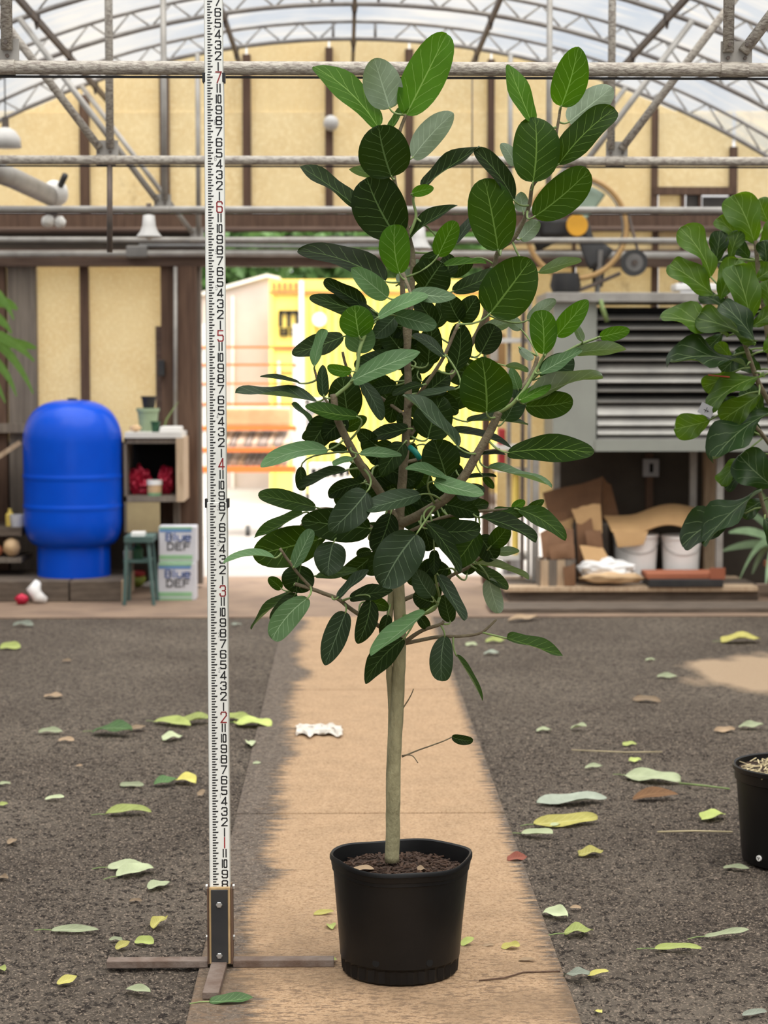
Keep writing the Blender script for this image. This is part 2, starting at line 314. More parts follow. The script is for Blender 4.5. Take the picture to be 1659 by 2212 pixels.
# ------------------------------------------------------------------ mesh builder
ORG = {}
class MB:
    def __init__(s): s.v = []; s.f = []; s.uv = None
    def add(s, vs_, fs):
        o = len(s.v); s.v += [Vector(x) for x in vs_]; s.f += [tuple(i + o for i in f) for f in fs]; return s
    def box(s, a, b, m=None):
        x0, y0, z0 = (min(a[i], b[i]) for i in range(3)); x1, y1, z1 = (max(a[i], b[i]) for i in range(3))
        vv = [Vector(p) for p in ((x0, y0, z0), (x1, y0, z0), (x1, y1, z0), (x0, y1, z0), (x0, y0, z1), (x1, y0, z1), (x1, y1, z1), (x0, y1, z1))]
        if m: vv = [m @ p for p in vv]
        return s.add(vv, [(0, 3, 2, 1), (4, 5, 6, 7), (0, 1, 5, 4), (1, 2, 6, 5), (2, 3, 7, 6), (3, 0, 4, 7)])
    def tube(s, pts, r, n=8, cap=True):
        pts = [Vector(p) for p in pts]; k = len(pts)
        if not isinstance(r, (list, tuple)): r = [r] * k
        vv = []; ff = []; prev = None
        for i, p in enumerate(pts):
            t = (pts[min(i + 1, k - 1)] - pts[max(i - 1, 0)])
            if t.length < 1e-9: t = Vector((0, 0, 1))
            t.normalize()
            if prev is None: a = t.orthogonal().normalized()
            else:
                a = prev - t * prev.dot(t)
                a = a.normalized() if a.length > 1e-6 else t.orthogonal().normalized()
            prev = a; b = t.cross(a)
            vv += [p + (a * math.cos(2 * math.pi * j / n) + b * math.sin(2 * math.pi * j / n)) * r[i] for j in range(n)]
        for i in range(k - 1):
            for j in range(n):
                q = (j + 1) % n; ff.append((i * n + j, i * n + q, (i + 1) * n + q, (i + 1) * n + j))
        if cap: ff += [tuple(reversed(range(n))), tuple((k - 1) * n + j for j in range(n))]
        return s.add(vv, ff)
    def lathe(s, prof, c=(0, 0, 0), n=32, m=None, closed=False):
        vv = []; ff = []; c = Vector(c); k = len(prof)
        for (r, z) in prof:
            for j in range(n):
                p = Vector((r * math.cos(2 * math.pi * j / n), r * math.sin(2 * math.pi * j / n), z))
                vv.append((m @ p if m else p) + c)
        for i in range(k - 1):
            for j in range(n):
                q = (j + 1) % n; ff.append((i * n + j, i * n + q, (i + 1) * n + q, (i + 1) * n + j))
        ff += [tuple(reversed(range(n))), tuple((k - 1) * n + j for j in range(n))]
        return s.add(vv, ff)
    def grid(s, fn, nu, nv):
        vv = [fn(i / nu, j / nv) for j in range(nv + 1) for i in range(nu + 1)]
        ff = [(j * (nu + 1) + i, j * (nu + 1) + i + 1, (j + 1) * (nu + 1) + i + 1, (j + 1) * (nu + 1) + i) for j in range(nv) for i in range(nu)]
        return s.add(vv, ff)
    def sheet(s, fn, nu, nv, th):
        # a bent sheet with real thickness th
        g = [[Vector(fn(i / nu, j / nv)) for i in range(nu + 1)] for j in range(nv + 1)]
        def nor(i, j):
            du = g[j][min(i + 1, nu)] - g[j][max(i - 1, 0)]; dv = g[min(j + 1, nv)][i] - g[max(j - 1, 0)][i]
            x = du.cross(dv); return x.normalized() if x.length > 1e-9 else Vector((0, 0, 1))
        top = [g[j][i] + nor(i, j) * th / 2 for j in range(nv + 1) for i in range(nu + 1)]
        bot = [g[j][i] - nor(i, j) * th / 2 for j in range(nv + 1) for i in range(nu + 1)]
        k = len(top); W_ = nu + 1; ff = []
        for j in range(nv):
            for i in range(nu):
                a, b, c, d = j * W_ + i, j * W_ + i + 1, (j + 1) * W_ + i + 1, (j + 1) * W_ + i
                ff += [(a, b, c, d), (k + d, k + c, k + b, k + a)]
        for i in range(nu): ff += [(i + 1, i, k + i, k + i + 1), (nv * W_ + i, nv * W_ + i + 1, k + nv * W_ + i + 1, k + nv * W_ + i)]
        for j in range(nv): ff += [(j * W_, (j + 1) * W_, k + (j + 1) * W_, k + j * W_), ((j + 1) * W_ + nu, j * W_ + nu, k + j * W_ + nu, k + (j + 1) * W_ + nu)]
        return s.add(top + bot, ff)
    def blob(s, c, r, seed=0, amp=.25, fr=2.0, n=2, squash=(1, 1, 1)):
        bm = bmesh.new(); bmesh.ops.create_icosphere(bm, subdivisions=n + 1, radius=1)
        vv = []
        for x in bm.verts:
            d = x.co.normalized(); k = 1 + amp * noise.noise(d * fr + Vector((seed * 3.1, seed, 0)))
            vv.append(Vector(c) + Vector((d.x * squash[0], d.y * squash[1], d.z * squash[2])) * (r * k))
        ff = [tuple(q.index for q in f.verts) for f in bm.faces]; bm.free()
        return s.add(vv, ff)
    def build(s, name, mat, parent=None, smooth=False, bevel=0, org=None):
        if parent is not None: o_ = ORG[parent.name]
        elif org is not None: o_ = Vector(org)
        else:
            xs = [p.x for p in s.v]; ys = [p.y for p in s.v]; o_ = Vector(((min(xs) + max(xs)) / 2, (min(ys) + max(ys)) / 2, min(p.z for p in s.v)))
        me = bpy.data.meshes.new(name); me.from_pydata([p - o_ for p in s.v], [], s.f)
        if s.uv:
            ul = me.uv_layers.new(name='UVMap')
            for l in me.loops: ul.data[l.index].uv = s.uv[l.vertex_index]
        me.materials.append(MATS[mat]); me.validate(); me.update()
        if smooth:
            for p in me.polygons: p.use_smooth = True
        o = bpy.data.objects.new(name, me); COL.objects.link(o)
        if parent is not None: o.parent = parent
        else: o.location = o_
        ORG[o.name] = o_
        if bevel:
            b = o.modifiers.new('bevel', 'BEVEL'); b.width = bevel; b.segments = 2; b.limit_method = 'ANGLE'
        if smooth == 'auto':
            with_angle = o.modifiers.new('split', 'EDGE_SPLIT'); with_angle.split_angle = math.radians(35)
        return o
def thing(name, loc, label, cat, group=None):
    o = bpy.data.objects.new(name, None); COL.objects.link(o); o.location = loc; o.empty_display_size = .05
    ORG[o.name] = Vector(loc); return tag(o, label, cat, group)
def tag(o, label, cat, group=None):
    o['label'] = label; o['category'] = cat
    if group: o['group'] = group
    return o
def structure(name, loc=(0, 0, 0), label=None):
    o = bpy.data.objects.new(name, None); COL.objects.link(o); o.location = loc; ORG[o.name] = Vector(loc)
    o['kind'] = 'structure'
    if label: o['label'] = label
    return o
def struct(o, label=None):
    o['kind'] = 'structure'
    if label: o['label'] = label
    return o
def pbox(x0, y0, x1, y1, Y, dep, mb=None):
    a = P(x0, y1, Y); b = P(x1, y0, Y); mb = mb or MB()
    return mb.box((a.x, Y, a.z), (b.x, Y + dep, b.z))
def resample(pts, rad, k=5):
    # Catmull-Rom through the points, radii along with them
    out = []; ro = []; n_ = len(pts)
    for i in range(n_ - 1):
        p0, p1, p2, p3 = pts[max(i - 1, 0)], pts[i], pts[i + 1], pts[min(i + 2, n_ - 1)]
        for j in range(k):
            t = j / k
            out.append(0.5 * ((2 * p1) + (p2 - p0) * t + (2 * p0 - 5 * p1 + 4 * p2 - p3) * t * t + (3 * p1 - p0 - 3 * p2 + p3) * t ** 3))
            ro.append(rad[i] * (1 - t) + rad[i + 1] * t)
    return out + [pts[-1]], ro + [rad[-1]]

# stroke lettering
GL = {'0': [[(0, .12), (.12, 0), (.88, 0), (1, .12), (1, .88), (.88, 1), (.12, 1), (0, .88), (0, .12)]],
 '1': [[(.5, 0), (.5, 1)]],
 '2': [[(0, .78), (0, .88), (.14, 1), (.86, 1), (1, .88), (1, .66), (0, 0), (1, 0)]],
 '3': [[(0, .84), (.14, 1), (.86, 1), (1, .88), (1, .64), (.86, .53), (.45, .53)], [(.86, .53), (1, .42), (1, .14), (.86, 0), (.14, 0), (0, .14), (0, .24)]],
 '4': [[(.75, 0), (.75, 1), (0, .22), (1, .22)]],
 '5': [[(.95, 1), (.05, 1), (0, .56), (.86, .56), (1, .44), (1, .12), (.86, 0), (.14, 0), (0, .14)]],
 '6': [[(1, .8), (1, .88), (.86, 1), (.14, 1), (0, .88), (0, .12), (.14, 0), (.86, 0), (1, .12), (1, .42), (.86, .54), (0, .54)]],
 '7': [[(0, 1), (1, 1), (.25, 0)]],
 '8': [[(.14, .53), (0, .66), (0, .88), (.14, 1), (.86, 1), (1, .88), (1, .66), (.86, .53), (.14, .53), (0, .4), (0, .12), (.14, 0), (.86, 0), (1, .12), (1, .4), (.86, .53)]],
 '9': [[(0, .2), (0, .12), (.14, 0), (.86, 0), (1, .12), (1, .88), (.86, 1), (.14, 1), (0, .88), (0, .58), (.14, .46), (1, .46)]],
 'm': [[(0, 0), (0, 1), (1, 1), (1, 0)], [(.5, 0), (.5, 1)]],
 's': [[(1, .85), (1, 1), (0, 1), (0, .5), (1, .5), (1, 0), (0, 0), (0, .15)]],
 'c': [[(1, .8), (1, 1), (0, 1), (0, 0), (1, 0), (1, .2)]],
 'B': [[(0, 0), (0, 1), (.8, 1), (1, .85), (1, .65), (.8, .52), (0, .52)], [(.8, .52), (1, .38), (1, .15), (.8, 0), (0, 0)]],
 'l': [[(.5, 0), (.5, 1)]], 'u': [[(0, .68), (0, .12), (.15, 0), (.85, 0), (1, .1)], [(1, .68), (1, 0)]],
 'e': [[(0, .36), (1, .36), (1, .55), (.85, .68), (.15, .68), (0, .55), (0, .12), (.15, 0), (.9, 0)]],
 'D': [[(0, 0), (0, 1), (.7, 1), (1, .8), (1, .2), (.7, 0), (0, 0)]], 'E': [[(1, 0), (0, 0), (0, 1), (1, 1)], [(0, .52), (.8, .52)]],
 'F': [[(0, 0), (0, 1), (1, 1)], [(0, .52), (.8, .52)]], 'T': [[(.5, 0), (.5, 1)], [(0, 1), (1, 1)]], '+': [[(.5, 0), (.5, 1)], [(0, .5), (1, .5)]]}
def glyph(mb, ch, x, y, w_, h_, t, to, th=.0004):
    """stroke character: lower-left x,y in the plane, to(x,y,d) -> world, d = height above the face"""
    for st in GL[ch]:
        for (a, b) in zip(st, st[1:]):
            ax, ay, bx_, by = x + a[0] * w_, y + a[1] * h_, x + b[0] * w_, y + b[1] * h_
            d = math.hypot(bx_ - ax, by - ay)
            if d < 1e-9: continue
            ux, uy = (bx_ - ax) / d, (by - ay) / d; e = t * .45
            ax -= ux * e; ay -= uy * e; bx_ += ux * e; by += uy * e; qx, qy = -uy * t / 2, ux * t / 2
            c = [(ax - qx, ay - qy), (bx_ - qx, by - qy), (bx_ + qx, by + qy), (ax + qx, ay + qy)]
            mb.add([to(*p, th) for p in c] + [to(*p, 0) for p in c], [(0, 1, 2, 3), (0, 4, 5, 1), (1, 5, 6, 2), (2, 6, 7, 3), (3, 7, 4, 0)])
def word(mb, s, x, y, w_, h_, gap, t, to, th=.0004):
    for ch in s:
        ww = w_ * (.35 if ch == 'l' else 1)
        glyph(mb, ch, x, y, ww, h_, t, to, th); x += ww + gap

# ------------------------------------------------------------------ THE GREENHOUSE SHELL
XC = 0.07; WALLY = 13.0; RIDGE = 3.49; RA = 5.0
def archz(x, off=0.0):
    R = RA + off; return RIDGE + off - (R - math.sqrt(max(R * R - (x - XC) ** 2, 0)))
def crumb(x, y):
    p = Vector((x * 62, y * 62, 0)); k = noise.noise(p) + .6 * noise.noise(p * 2.3 + Vector((7, 3, 1))); q = noise.noise(Vector((x * 14, y * 14, 9)))
    f = min(1, (1.75 - abs(x)) * 6, (y - 3.6) * 6, (8.4 - y) * 1.2); return -.005 + f * (.0052 * max(-1, min(1, k * 1.3)) + .002 * q - .001)
fl_ = MB(); [fl_.add([(x0, y0, -.005), (x1, y0, -.005), (x1, y1, -.005), (x0, y1, -.005)], [(0, 1, 2, 3)]) for x0, x1, y0, y1 in ((-3.5, 3.6, -5, 3.6), (-3.5, 3.6, 8.4, 11.35), (-3.5, -1.75, 3.6, 8.4), (1.75, 3.6, 3.6, 8.4))]
fl_.grid(lambda u, v: Vector((-1.75 + 3.5 * u, 3.6 + 4.8 * v, crumb(-1.75 + 3.5 * u, 3.6 + 4.8 * v))), 380, 440)
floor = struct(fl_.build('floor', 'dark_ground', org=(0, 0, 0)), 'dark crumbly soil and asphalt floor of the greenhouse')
for (a, b) in ((-4.5, 2.2), (2.2, 6.255), (6.27, 8.72), (8.735, 11.34)):
    MB().box((XL, a, -.03), (XR, b, .004)).build('concrete_slab', 'tan_concrete', floor, bevel=.004)
struct(MB().box((-3.5, 11.35, -.06), (3.6, 13.6, .002)).build('ground', 'tan_dirt', org=(0, 11, 0)), 'strip of tan dirt inside the back wall')
struct(MB().box((-14, 13.6, -.06), (16, 45, -.004)).build('ground', 'yard_concrete', org=(0, 14, 0)), 'pale sunlit concrete yard outside the opening')
# polythene roof and sides
def roof(u, v):
    x = XC - 3.45 + 6.9 * u; y = -5 + (WALLY + .25 + 5) * v
    z = archz(x, .16) - .02 * (0.5 + .5 * math.cos(2 * math.pi * (y - 12.2) / 1.15)) * -1 + .012 * noise.noise(Vector((x * 1.3, y * 1.1, 3)))
    return Vector((x, y, z))
struct(MB().grid(roof, 48, 72).build('ceiling', 'poly_film', smooth=True, org=(0, 4, 2)), 'white translucent polythene film over the arched roof')
ze = archz(XC + 3.45, .16)
struct(MB().grid(lambda u, v: Vector((XC - 3.46 - .01 * math.sin(v * 40), -5 + 18.2 * v, (ze + .02) * u)), 4, 60).build('wall_left', 'poly_film', smooth=True, org=(-3.4, 4, 0)), 'polythene film side wall')
struct(MB().grid(lambda u, v: Vector((XC + 3.46 + .01 * math.sin(v * 40), -5 + 18.2 * v, (ze + .02) * u)), 4, 60).build('wall_right', 'poly_film', smooth=True, org=(3.4, 4, 0)), 'polythene film side wall')

struct(MB().box((XC - 3.44, -5, 0), (XC - 3.40, 12.9, 1.25)).build('wall_left', 'grey_wood', org=(-3.3, 4, 0)), 'unseen board screen added to cut low side light')  # out of view, added to hold back low light from the left
struct(MB().box((XC + 3.40, -5, 0), (XC + 3.44, 12.9, 1.25)).build('wall_right', 'grey_wood', org=(3.3, 4, 0)), 'unseen board screen added to cut low side light')  # same added light blocker on the right, out of view
# back gable wall: fibreglass panels on a brown stud frame
wb = structure('wall_back', (0, WALLY, 0), 'yellowed fibreglass gable wall on brown studs, open doorway in the middle')
def panel_arch(x0, x1, ybot):
    a = P(x0, ybot, WALLY); b = P(x1, ybot, WALLY); k = 8; mb = MB(); vv = []; ff = []
    for i in range(k + 1):
        x = a.x + (b.x - a.x) * i / k; zt = max(archz(x, .13), a.z + .01); c = .006 * math.sin(x * 60)
        vv += [(x, WALLY + c, a.z), (x, WALLY + c, zt), (x, WALLY + c + .006, a.z), (x, WALLY + c + .006, zt)]
    for i in range(k):
        o = i * 4; ff += [(o, o + 4, o + 5, o + 1), (o + 2, o + 3, o + 7, o + 6)]
    ff += [(0, 1, 3, 2), (k * 4, k * 4 + 2, k * 4 + 3, k * 4 + 1)]
    mb.add(vv, ff).build('panel', 'yellow_fibreglass', wb)
def panel(x0, y0, x1, y1, dy=0): pbox(x0, y0, x1, y1, WALLY + dy, .006).build('panel', 'yellow_fibreglass', wb)
def stud(x0, y0, x1, y1, dy=-.05, dep=.05, mat='brown_wood', name='stud'): return pbox(x0, y0, x1, y1, WALLY + dy, dep).build(name, mat, wb)
cols = [-260, -40, 182, 355, 533, 711, 884, 1061, 1240, 1415, 1585, 1760, 1930]
for a, b in zip(cols, cols[1:]):
    panel_arch(a + 2, b - 2, 243)
    if b <= 1415 or a >= 1585: panel(a + 2, 243, b - 2, 452, -.012)
panel(1417, 243, 1583, 412, -.012)
for x in cols[1:-1]:
    wd = 9 if x not in (533, 711, 1061, 1415) else 8
    zt = archz(P(x, 300, WALLY).x, .1); top = 800 - (zt - HC) * FPX / WALLY - 6
    stud(x - wd, max(top, 60), x + wd, 470)
# header beams over the opening
stud(-260, 462, 1930, 494, -.10, .1, 'brown_wood', 'beam')
stud(-260, 540, 1930, 574, -.14, .12, 'brown_beam', 'beam')
stud(-260, 494, 440, 542, -.03, .03, 'dark_board', 'board')
stud(1062, 494, 1930, 542, -.03, .03, 'yellow_fibreglass', 'panel')
# left of the opening
for (a, b) in ((-260, 25), (28, 76), (76, 180), (190, 352)): panel(a, 574, b, 960, .0)
stud(24, 574, 76, 1240, -.07, .07, 'grey_wood', 'post'); stud(176, 574, 190, 1000)
stud(-30, 574, 10, 1240, -.07, .07)
stud(352, 574, 376, 1240, -.10, .09, 'brown_wood', 'post'); stud(384, 574, 424, 1262, -.16, .16, 'brown_wood', 'post'); stud(424, 574, 433, 1262, -.10, .1, 'grey_wood', 'post')
stud(338, 705, 352, 960, -.04, .04, 'brown_beam', 'board')
stud(-260, 915, 120, 935, -.12, .1, 'grey_wood', 'beam')
stud(-260, 955, 352, 1262, .0, .03, 'dark_board', 'board')
# right of the opening
for (a, b) in ((1072, 1236), (1244, 1408), (1422, 1470), (1516, 1580), (1590, 1930)): panel(a, 542, b, 690, .0)
panel(1072, 690, 1200, 1100, .0); panel(1422, 415, 1472, 542, -.01); panel(1590, 452, 1930, 542, 0)
stud(1042, 574, 1060, 1262, -.1, .1, 'brown_wood', 'post')
stud(1408, 452, 1423, 690); stud(1412, 404, 1590, 420, -.06, .06, 'brown_wood', 'beam'); stud(1470, 420, 1480, 620); stud(1508, 420, 1516, 620)
stud(1574, 404, 1590, 690)
stud(1236, 452, 1244, 690)
pbox(1480, 420, 1508, 620, WALLY - .01, .006).build('pane', 'glass_dark', wb); pbox(1516, 425, 1574, 542, WALLY - .01, .006).build('pane', 'glass_dark', wb)
stud(1200, 690, 1930, 1262, .0, .03, 'dark_board', 'board')
stud(1395, 980, 1412, 1262, -.06, .06, 'brown_wood', 'post'); stud(1520, 970, 1552, 1262, -.12, .1, 'pale_wood', 'post')
# light switch box on the post under the cooler
sw = pbox(1390, 992, 1424, 1030, WALLY - .1, .04).build('outlet_box', 'tag_grey', bevel=.004); tag(sw, 'grey outlet box on the brown post under the louvred cooler', 'outlet box')
ob = MB(); c_ = P(1407, 1011, WALLY - .101); ob.box((c_.x - .012, c_.y - .004, c_.z - .03), (c_.x + .012, c_.y + .002, c_.z + .03)); ORG[sw.name] = sw.location.copy(); ob.build('socket', 'black_hole', sw)

# arches with lattice web, every 1.15 m; trusses on every second one
cyl = None
def bar(parent, a, b, r, name, mat, n=8):
    return MB().tube([a, b], r, n).build(name, mat, parent, smooth=True)
def arch_parts(root, Y, xm=3.4, mat='arch_steel'):
    xs = [XC - xm + 2 * xm * i / 40 for i in range(41)]
    MB().tube([(x, Y, archz(x)) for x in xs], .0135, 8).build('lower_chord', mat, root, smooth=True)
    MB().tube([(x, Y, archz(x, .105)) for x in xs], .0105, 8).build('upper_chord', mat, root, smooth=True)
    k = 0; x = -2.75; st = .115
    while x < 2.75:
        if abs(x) > .16:
            a = Vector((XC + x, Y, archz(XC + x, 0 if k % 2 == 0 else .105))); b = Vector((XC + x + st, Y, archz(XC + x + st, .105 if k % 2 == 0 else 0)))
            bar(root, a, b, .006, 'web_bar', 'galvanised', 6)
        k += 1; x += st
    for s_ in (-.13, .13): bar(root, Vector((XC + s_, Y, archz(XC + s_))), Vector((XC + s_, Y, archz(XC + s_, .105))), .009, 'web_bar', mat, 6)
CHZ = 2.255
def truss(Y, label, pipe, rp, gus, chz=CHZ, bolts=True):
    root = thing('roof_truss', (XC, Y, chz), label, 'roof truss', 'roof trusses')
    arch_parts(root, Y)
    MB().tube([(XC - 3.3, Y, chz), (XC + 3.3, Y, chz)], rp, 14).build('bottom_chord', pipe, root, smooth=True)
    MB().tube([(XC - 3.3, Y - .004, chz - rp - .006), (XC + 3.3, Y - .004, chz - rp - .006)], .0035, 6).build('cable', 'ink_black', root)
    for s_ in (-1, 1):
        x = XC + s_ * .985
        MB().tube([(x - .037, Y, chz), (x + .037, Y, chz)], rp * 1.16, 14).build('sleeve', pipe, root, smooth='auto')
        gp = MB().box((x - .036, Y - .004, chz + rp * .8), (x + .048 * (1 if s_ > 0 else 1), Y + .004, chz + .075)).build('gusset_plate', 'galvanised', root)
        px_ = x - s_ * .018
        MB().tube([(px_, Y - .012, chz + .045), (px_, Y - .012, archz(px_))], .0155, 10).build('post', pipe, root, smooth=True)
        d0 = Vector((x + s_ * .022, Y - .012, chz + .045)); d1 = Vector((x + s_ * .70, Y - .012, 0)); d1.z = archz(d1.x)
        MB().tube([d0, d1], .0155, 10).build('diagonal', pipe, root, smooth=True)
        for bx_, bz in ((-.018, .062), (.028, .062), (-.018, .03), (.028, .03)):
            m = Matrix.Translation((x + s_ * bx_, Y - .028 if bz > .05 else Y - .008, chz + bz)) @ Matrix.Rotation(math.pi / 2, 4, 'X')
            MB().lathe([(.0055, 0), (.0055, .006)], n=6, m=m).build('bolt', 'dark_steel', root)
    return root
truss(5.3, 'nearest roof truss, its weathered bottom pipe crossing behind the top of the potted tree', 'worn_pipe', .0185, True)
truss(7.6, 'second roof truss from the potted tree, grey pipe chord with bolted gusset plates', 'worn_pipe', .0175, True)
truss(9.9, 'third roof truss, the grey pipe chord from which the bell lamp hangs', 'galvanised', .0165, True)
truss(12.2, 'roof truss closest to the yellow gable wall, just above the doorway header', 'galvanised', .0165, True)
for Y, lab in ((8.75, 'plain lattice arch between the second and third roof trusses'), (11.05, 'plain lattice arch between the last two roof trusses')):
    r = thing('roof_arch', (XC, Y, 2.2), lab, 'roof arch', 'lattice arches'); arch_parts(r, Y)
for i, (x, lab) in enumerate(((-1.53, 'dark purlin bar nearest the left eave, fixed under the arches'), (-.66, 'dark purlin bar between the ridge and the left eave purlin'), (XC - .005, 'dark ridge purlin running along the roof crown'),
               (.83, 'dark purlin bar between the ridge and the right eave purlin'), (1.63, 'dark purlin bar nearest the right eave, fixed under the arches'))):
    z = archz(x) - .032; r = thing('purlin', (x, 8.5, z), lab, 'purlin', 'purlins')
    MB().box((x - .011, 4.2, z - .017), (x + .011, WALLY - .05, z + .017)).build('bar', 'dark_steel', r)
    for Y in (5.3, 7.6, 8.75, 9.9, 11.05, 12.2):
        MB().add([(x - .02, Y - .004, z + .02), (x + .02, Y - .004, z + .02), (x + .005, Y - .004, z - .05), (x - .005, Y - .004, z - .05), (x - .02, Y + .004, z + .02), (x + .02, Y + .004, z + .02), (x + .005, Y + .004, z - .05), (x - .005, Y + .004, z - .05)],
                 [(0, 3, 2, 1), (4, 5, 6, 7), (0, 1, 5, 4), (1, 2, 6, 5), (2, 3, 7, 6), (3, 0, 4, 7)]).build('bracket', 'dark_steel', r)
# loose pipes and cables along the header
def pipe(name, pts, r, mat, label, cat, group=None, n=10):
    return tag(MB().tube(pts, r, n).build(name, mat, smooth=True), label, cat, group)
pipe('conduit_pipe', [P(-150, 549, 12.8), P(440, 547, 12.8), P(1000, 549, 12.8), P(1700, 552, 12.8)], .022, 'galvanised', 'grey pipe lying along the top of the doorway header beam', 'pipe')
pipe('conduit_pipe', [P(-150, 497, 12.75), P(1700, 494, 12.75)], .018, 'brown_beam', 'rust-brown pipe fixed along the dark beam over the doorway', 'pipe')
for i in range(3):
    pts = [P(300 + t * 70, 515 + 8 * i + 1.5 * math.sin(t * .8 + i * 2), 12.835 - .024 * i) for t in range(9)]
    pipe('cable_bundle', pts, .011, ('dark_steel', 'galvanised', 'ink_grey')[i], ('dark', 'pale grey', 'mid grey')[i] + ' cable sagging along the doorway header', 'cable', 'header cables', 6)
pipe('wall_conduit', [P(379, 576, 12.82), P(379, 935, 12.82)], .013, 'galvanised', 'grey upright conduit between the brown posts left of the doorway', 'pipe')
sb = pbox(341, 778, 355, 812, 12.85, .06).build('switch_box', 'black_plastic_matte', bevel=.004); tag(sb, 'small black switch box on the brown post behind the shelf', 'switch box')
jb = tag(pbox(272, 530, 318, 556, 12.77, .09).build('junction_box', 'grey_hub', bevel=.01), 'grey junction box on the pipe over the tank side wall', 'junction box')

# ------------------------------------------------------------------ lamps, duct, siren
def lamp(px, py, Y, label):
    c = P(px, py, Y); r = thing('bell_lamp', c, label, 'lamp', 'bell lamps')
    MB().lathe([(.012, .115), (.03, .11), (.034, .06), (.045, .03), (.062, .008), (.066, 0), (.06, .004), (.04, .03), (.03, .055)], c, 24).build('lamp_shade', 'lamp_white', r, smooth=True)
    MB().lathe([(.013, .11), (.013, .17)], c, 12).build('socket', 'dark_steel', r, smooth=True)
    MB().lathe([(.003, -.012), (.018, -.004), (.026, .02), (.02, .05), (.012, .06)], c, 16).build('bulb', 'lamp_white', r, smooth=True)
    MB().tube([c + Vector((0, 0, .16)), Vector((c.x, c.y, CHZ))], .004, 6).build('cord', 'ink_black', r)
lamp(322, 513, 9.9, 'white bell lamp hanging from a roof pipe over the doorway left side')
lamp(905, 538, 9.9, 'white bell lamp hanging behind the crown of the potted tree')
gl = P(715, 266, 12.9); r = thing('globe_lamp', gl, 'white round globe lamp on the brown stud high on the gable', 'lamp')
MB().blob(gl, .052, 1, 0, 1, 2).build('globe', 'lamp_white', r, smooth=True)
MB().lathe([(.02, 0), (.026, .04)], gl, 16, Matrix.Rotation(-math.pi / 2, 4, 'X')).build('mount', 'galvanised', r, smooth=True)
gl = P(12, 298, 10.6); r = thing('pendant_lamp', gl, 'white dome lamp hanging from the left diagonal roof pipe', 'lamp')
MB().lathe([(.085, -.05), (.08, 0), (.05, .04), (.02, .055)], gl, 24).build('lamp_shade', 'lamp_white', r, smooth=True); MB().lathe([(.02, .05), (.018, .11)], gl, 12).build('socket', 'dark_steel', r)
MB().tube([gl + Vector((0, 0, .1)), Vector((gl.x, gl.y, archz(gl.x)))], .004, 6).build('cord', 'ink_black', r)
# grey duct with a white fan box
a = P(-60, 352, 9.4); b = P(112, 425, 10.6); dr_ = thing('duct_heater', b, 'thick grey duct ending in a white fan box under the left roof pipes', 'duct')
MB().tube([a, a.lerp(b, .5) + Vector((0, 0, .01)), b], .052, 20).build('duct', 'galvanised', dr_, smooth=True)
MB().blob(P(118, 418, 10.6), .075, 3, .08, 1.5, 2, (1, 1, .95)).build('fan_box', 'white_paint', dr_, smooth=True)
MB().tube([P(131, 400, 10.55), P(141, 378, 10.5)], .017, 10).build('nozzle', 'black_plastic_matte', dr_, smooth=True)
pbox(98, 452, 124, 470, 10.6, .05).build('bracket', 'dark_steel', dr_)
MB().blob(P(104, 478, 10.6), .035, 5, .2, 2).build('knob', 'white_paint', dr_, smooth=True); MB().blob(P(130, 480, 10.6), .032, 8, .2, 2).build('knob', 'white_paint', dr_, smooth=True)
pipe('drop_rod', [P(237, 356, 7.6), P(237, 545, 7.6)], .011, 'dark_steel', 'thin dark upright rod hanging between the two left roof pipes', 'rod')
pipe('strap_rod', [P(1020, 170, 11), P(1020, 455, 11)], .004, 'dark_steel', 'thin dark wire hanging in front of the gable right of the tree top', 'wire', n=6)

# ------------------------------------------------------------------ outside, through the doorway
def tree(x, y, h, cz, cr, seed, label):
    rnd = random.Random(seed); root = thing('tree', (x, y, 0), label, 'tree', 'trees behind the yard')
    MB().tube([(x, y, 0), (x + .1, y, h * .5), (x, y + .1, cz)], [.22, .17, .1], 10).build('trunk', 'tree_bark', root, smooth=True)
    mb = MB()
    for i in range(1500):
        d = Vector((rnd.gauss(0, 1), rnd.gauss(0, 1), rnd.gauss(0, 1))).normalized() * cr * (rnd.random() ** .45)
        c = Vector((x, y, cz)) + Vector((d.x, d.y, d.z * .75)); s_ = rnd.uniform(.1, .2); q = Matrix.Rotation(rnd.uniform(0, 6.28), 4, Vector((rnd.random(), rnd.random(), rnd.random() + .01)).normalized())
        mb.add([c + q @ Vector(p) * s_ for p in ((-1, 0, 0), (0, -.5, .08), (1, 0, 0), (0, .5, .08))], [(0, 1, 2, 3)])
    o = mb.build('crown', 'foliage', root); o['kind'] = 'stuff'
for i, (px, Y, cz, cr, lab) in enumerate(((455, 28.5, 3.0, 1.15, 'dark green tree rising behind the white tarped shed'), (690, 31.6, 3.2, 1.2, 'dark green tree just behind the ridge of the white shed'),
      (915, 28.5, 3.0, 1.15, 'green tree above the yellow container, behind the potted tree'), (330, 31.6, 3.2, 1.2, 'green tree behind the brown door post'), (1060, 31.6, 3.3, 1.2, 'green tree above the right end of the yellow container'))):
    p = P(px, 640, Y); tree(p.x, Y, cz + 1, cz, cr, 11 + i, lab)
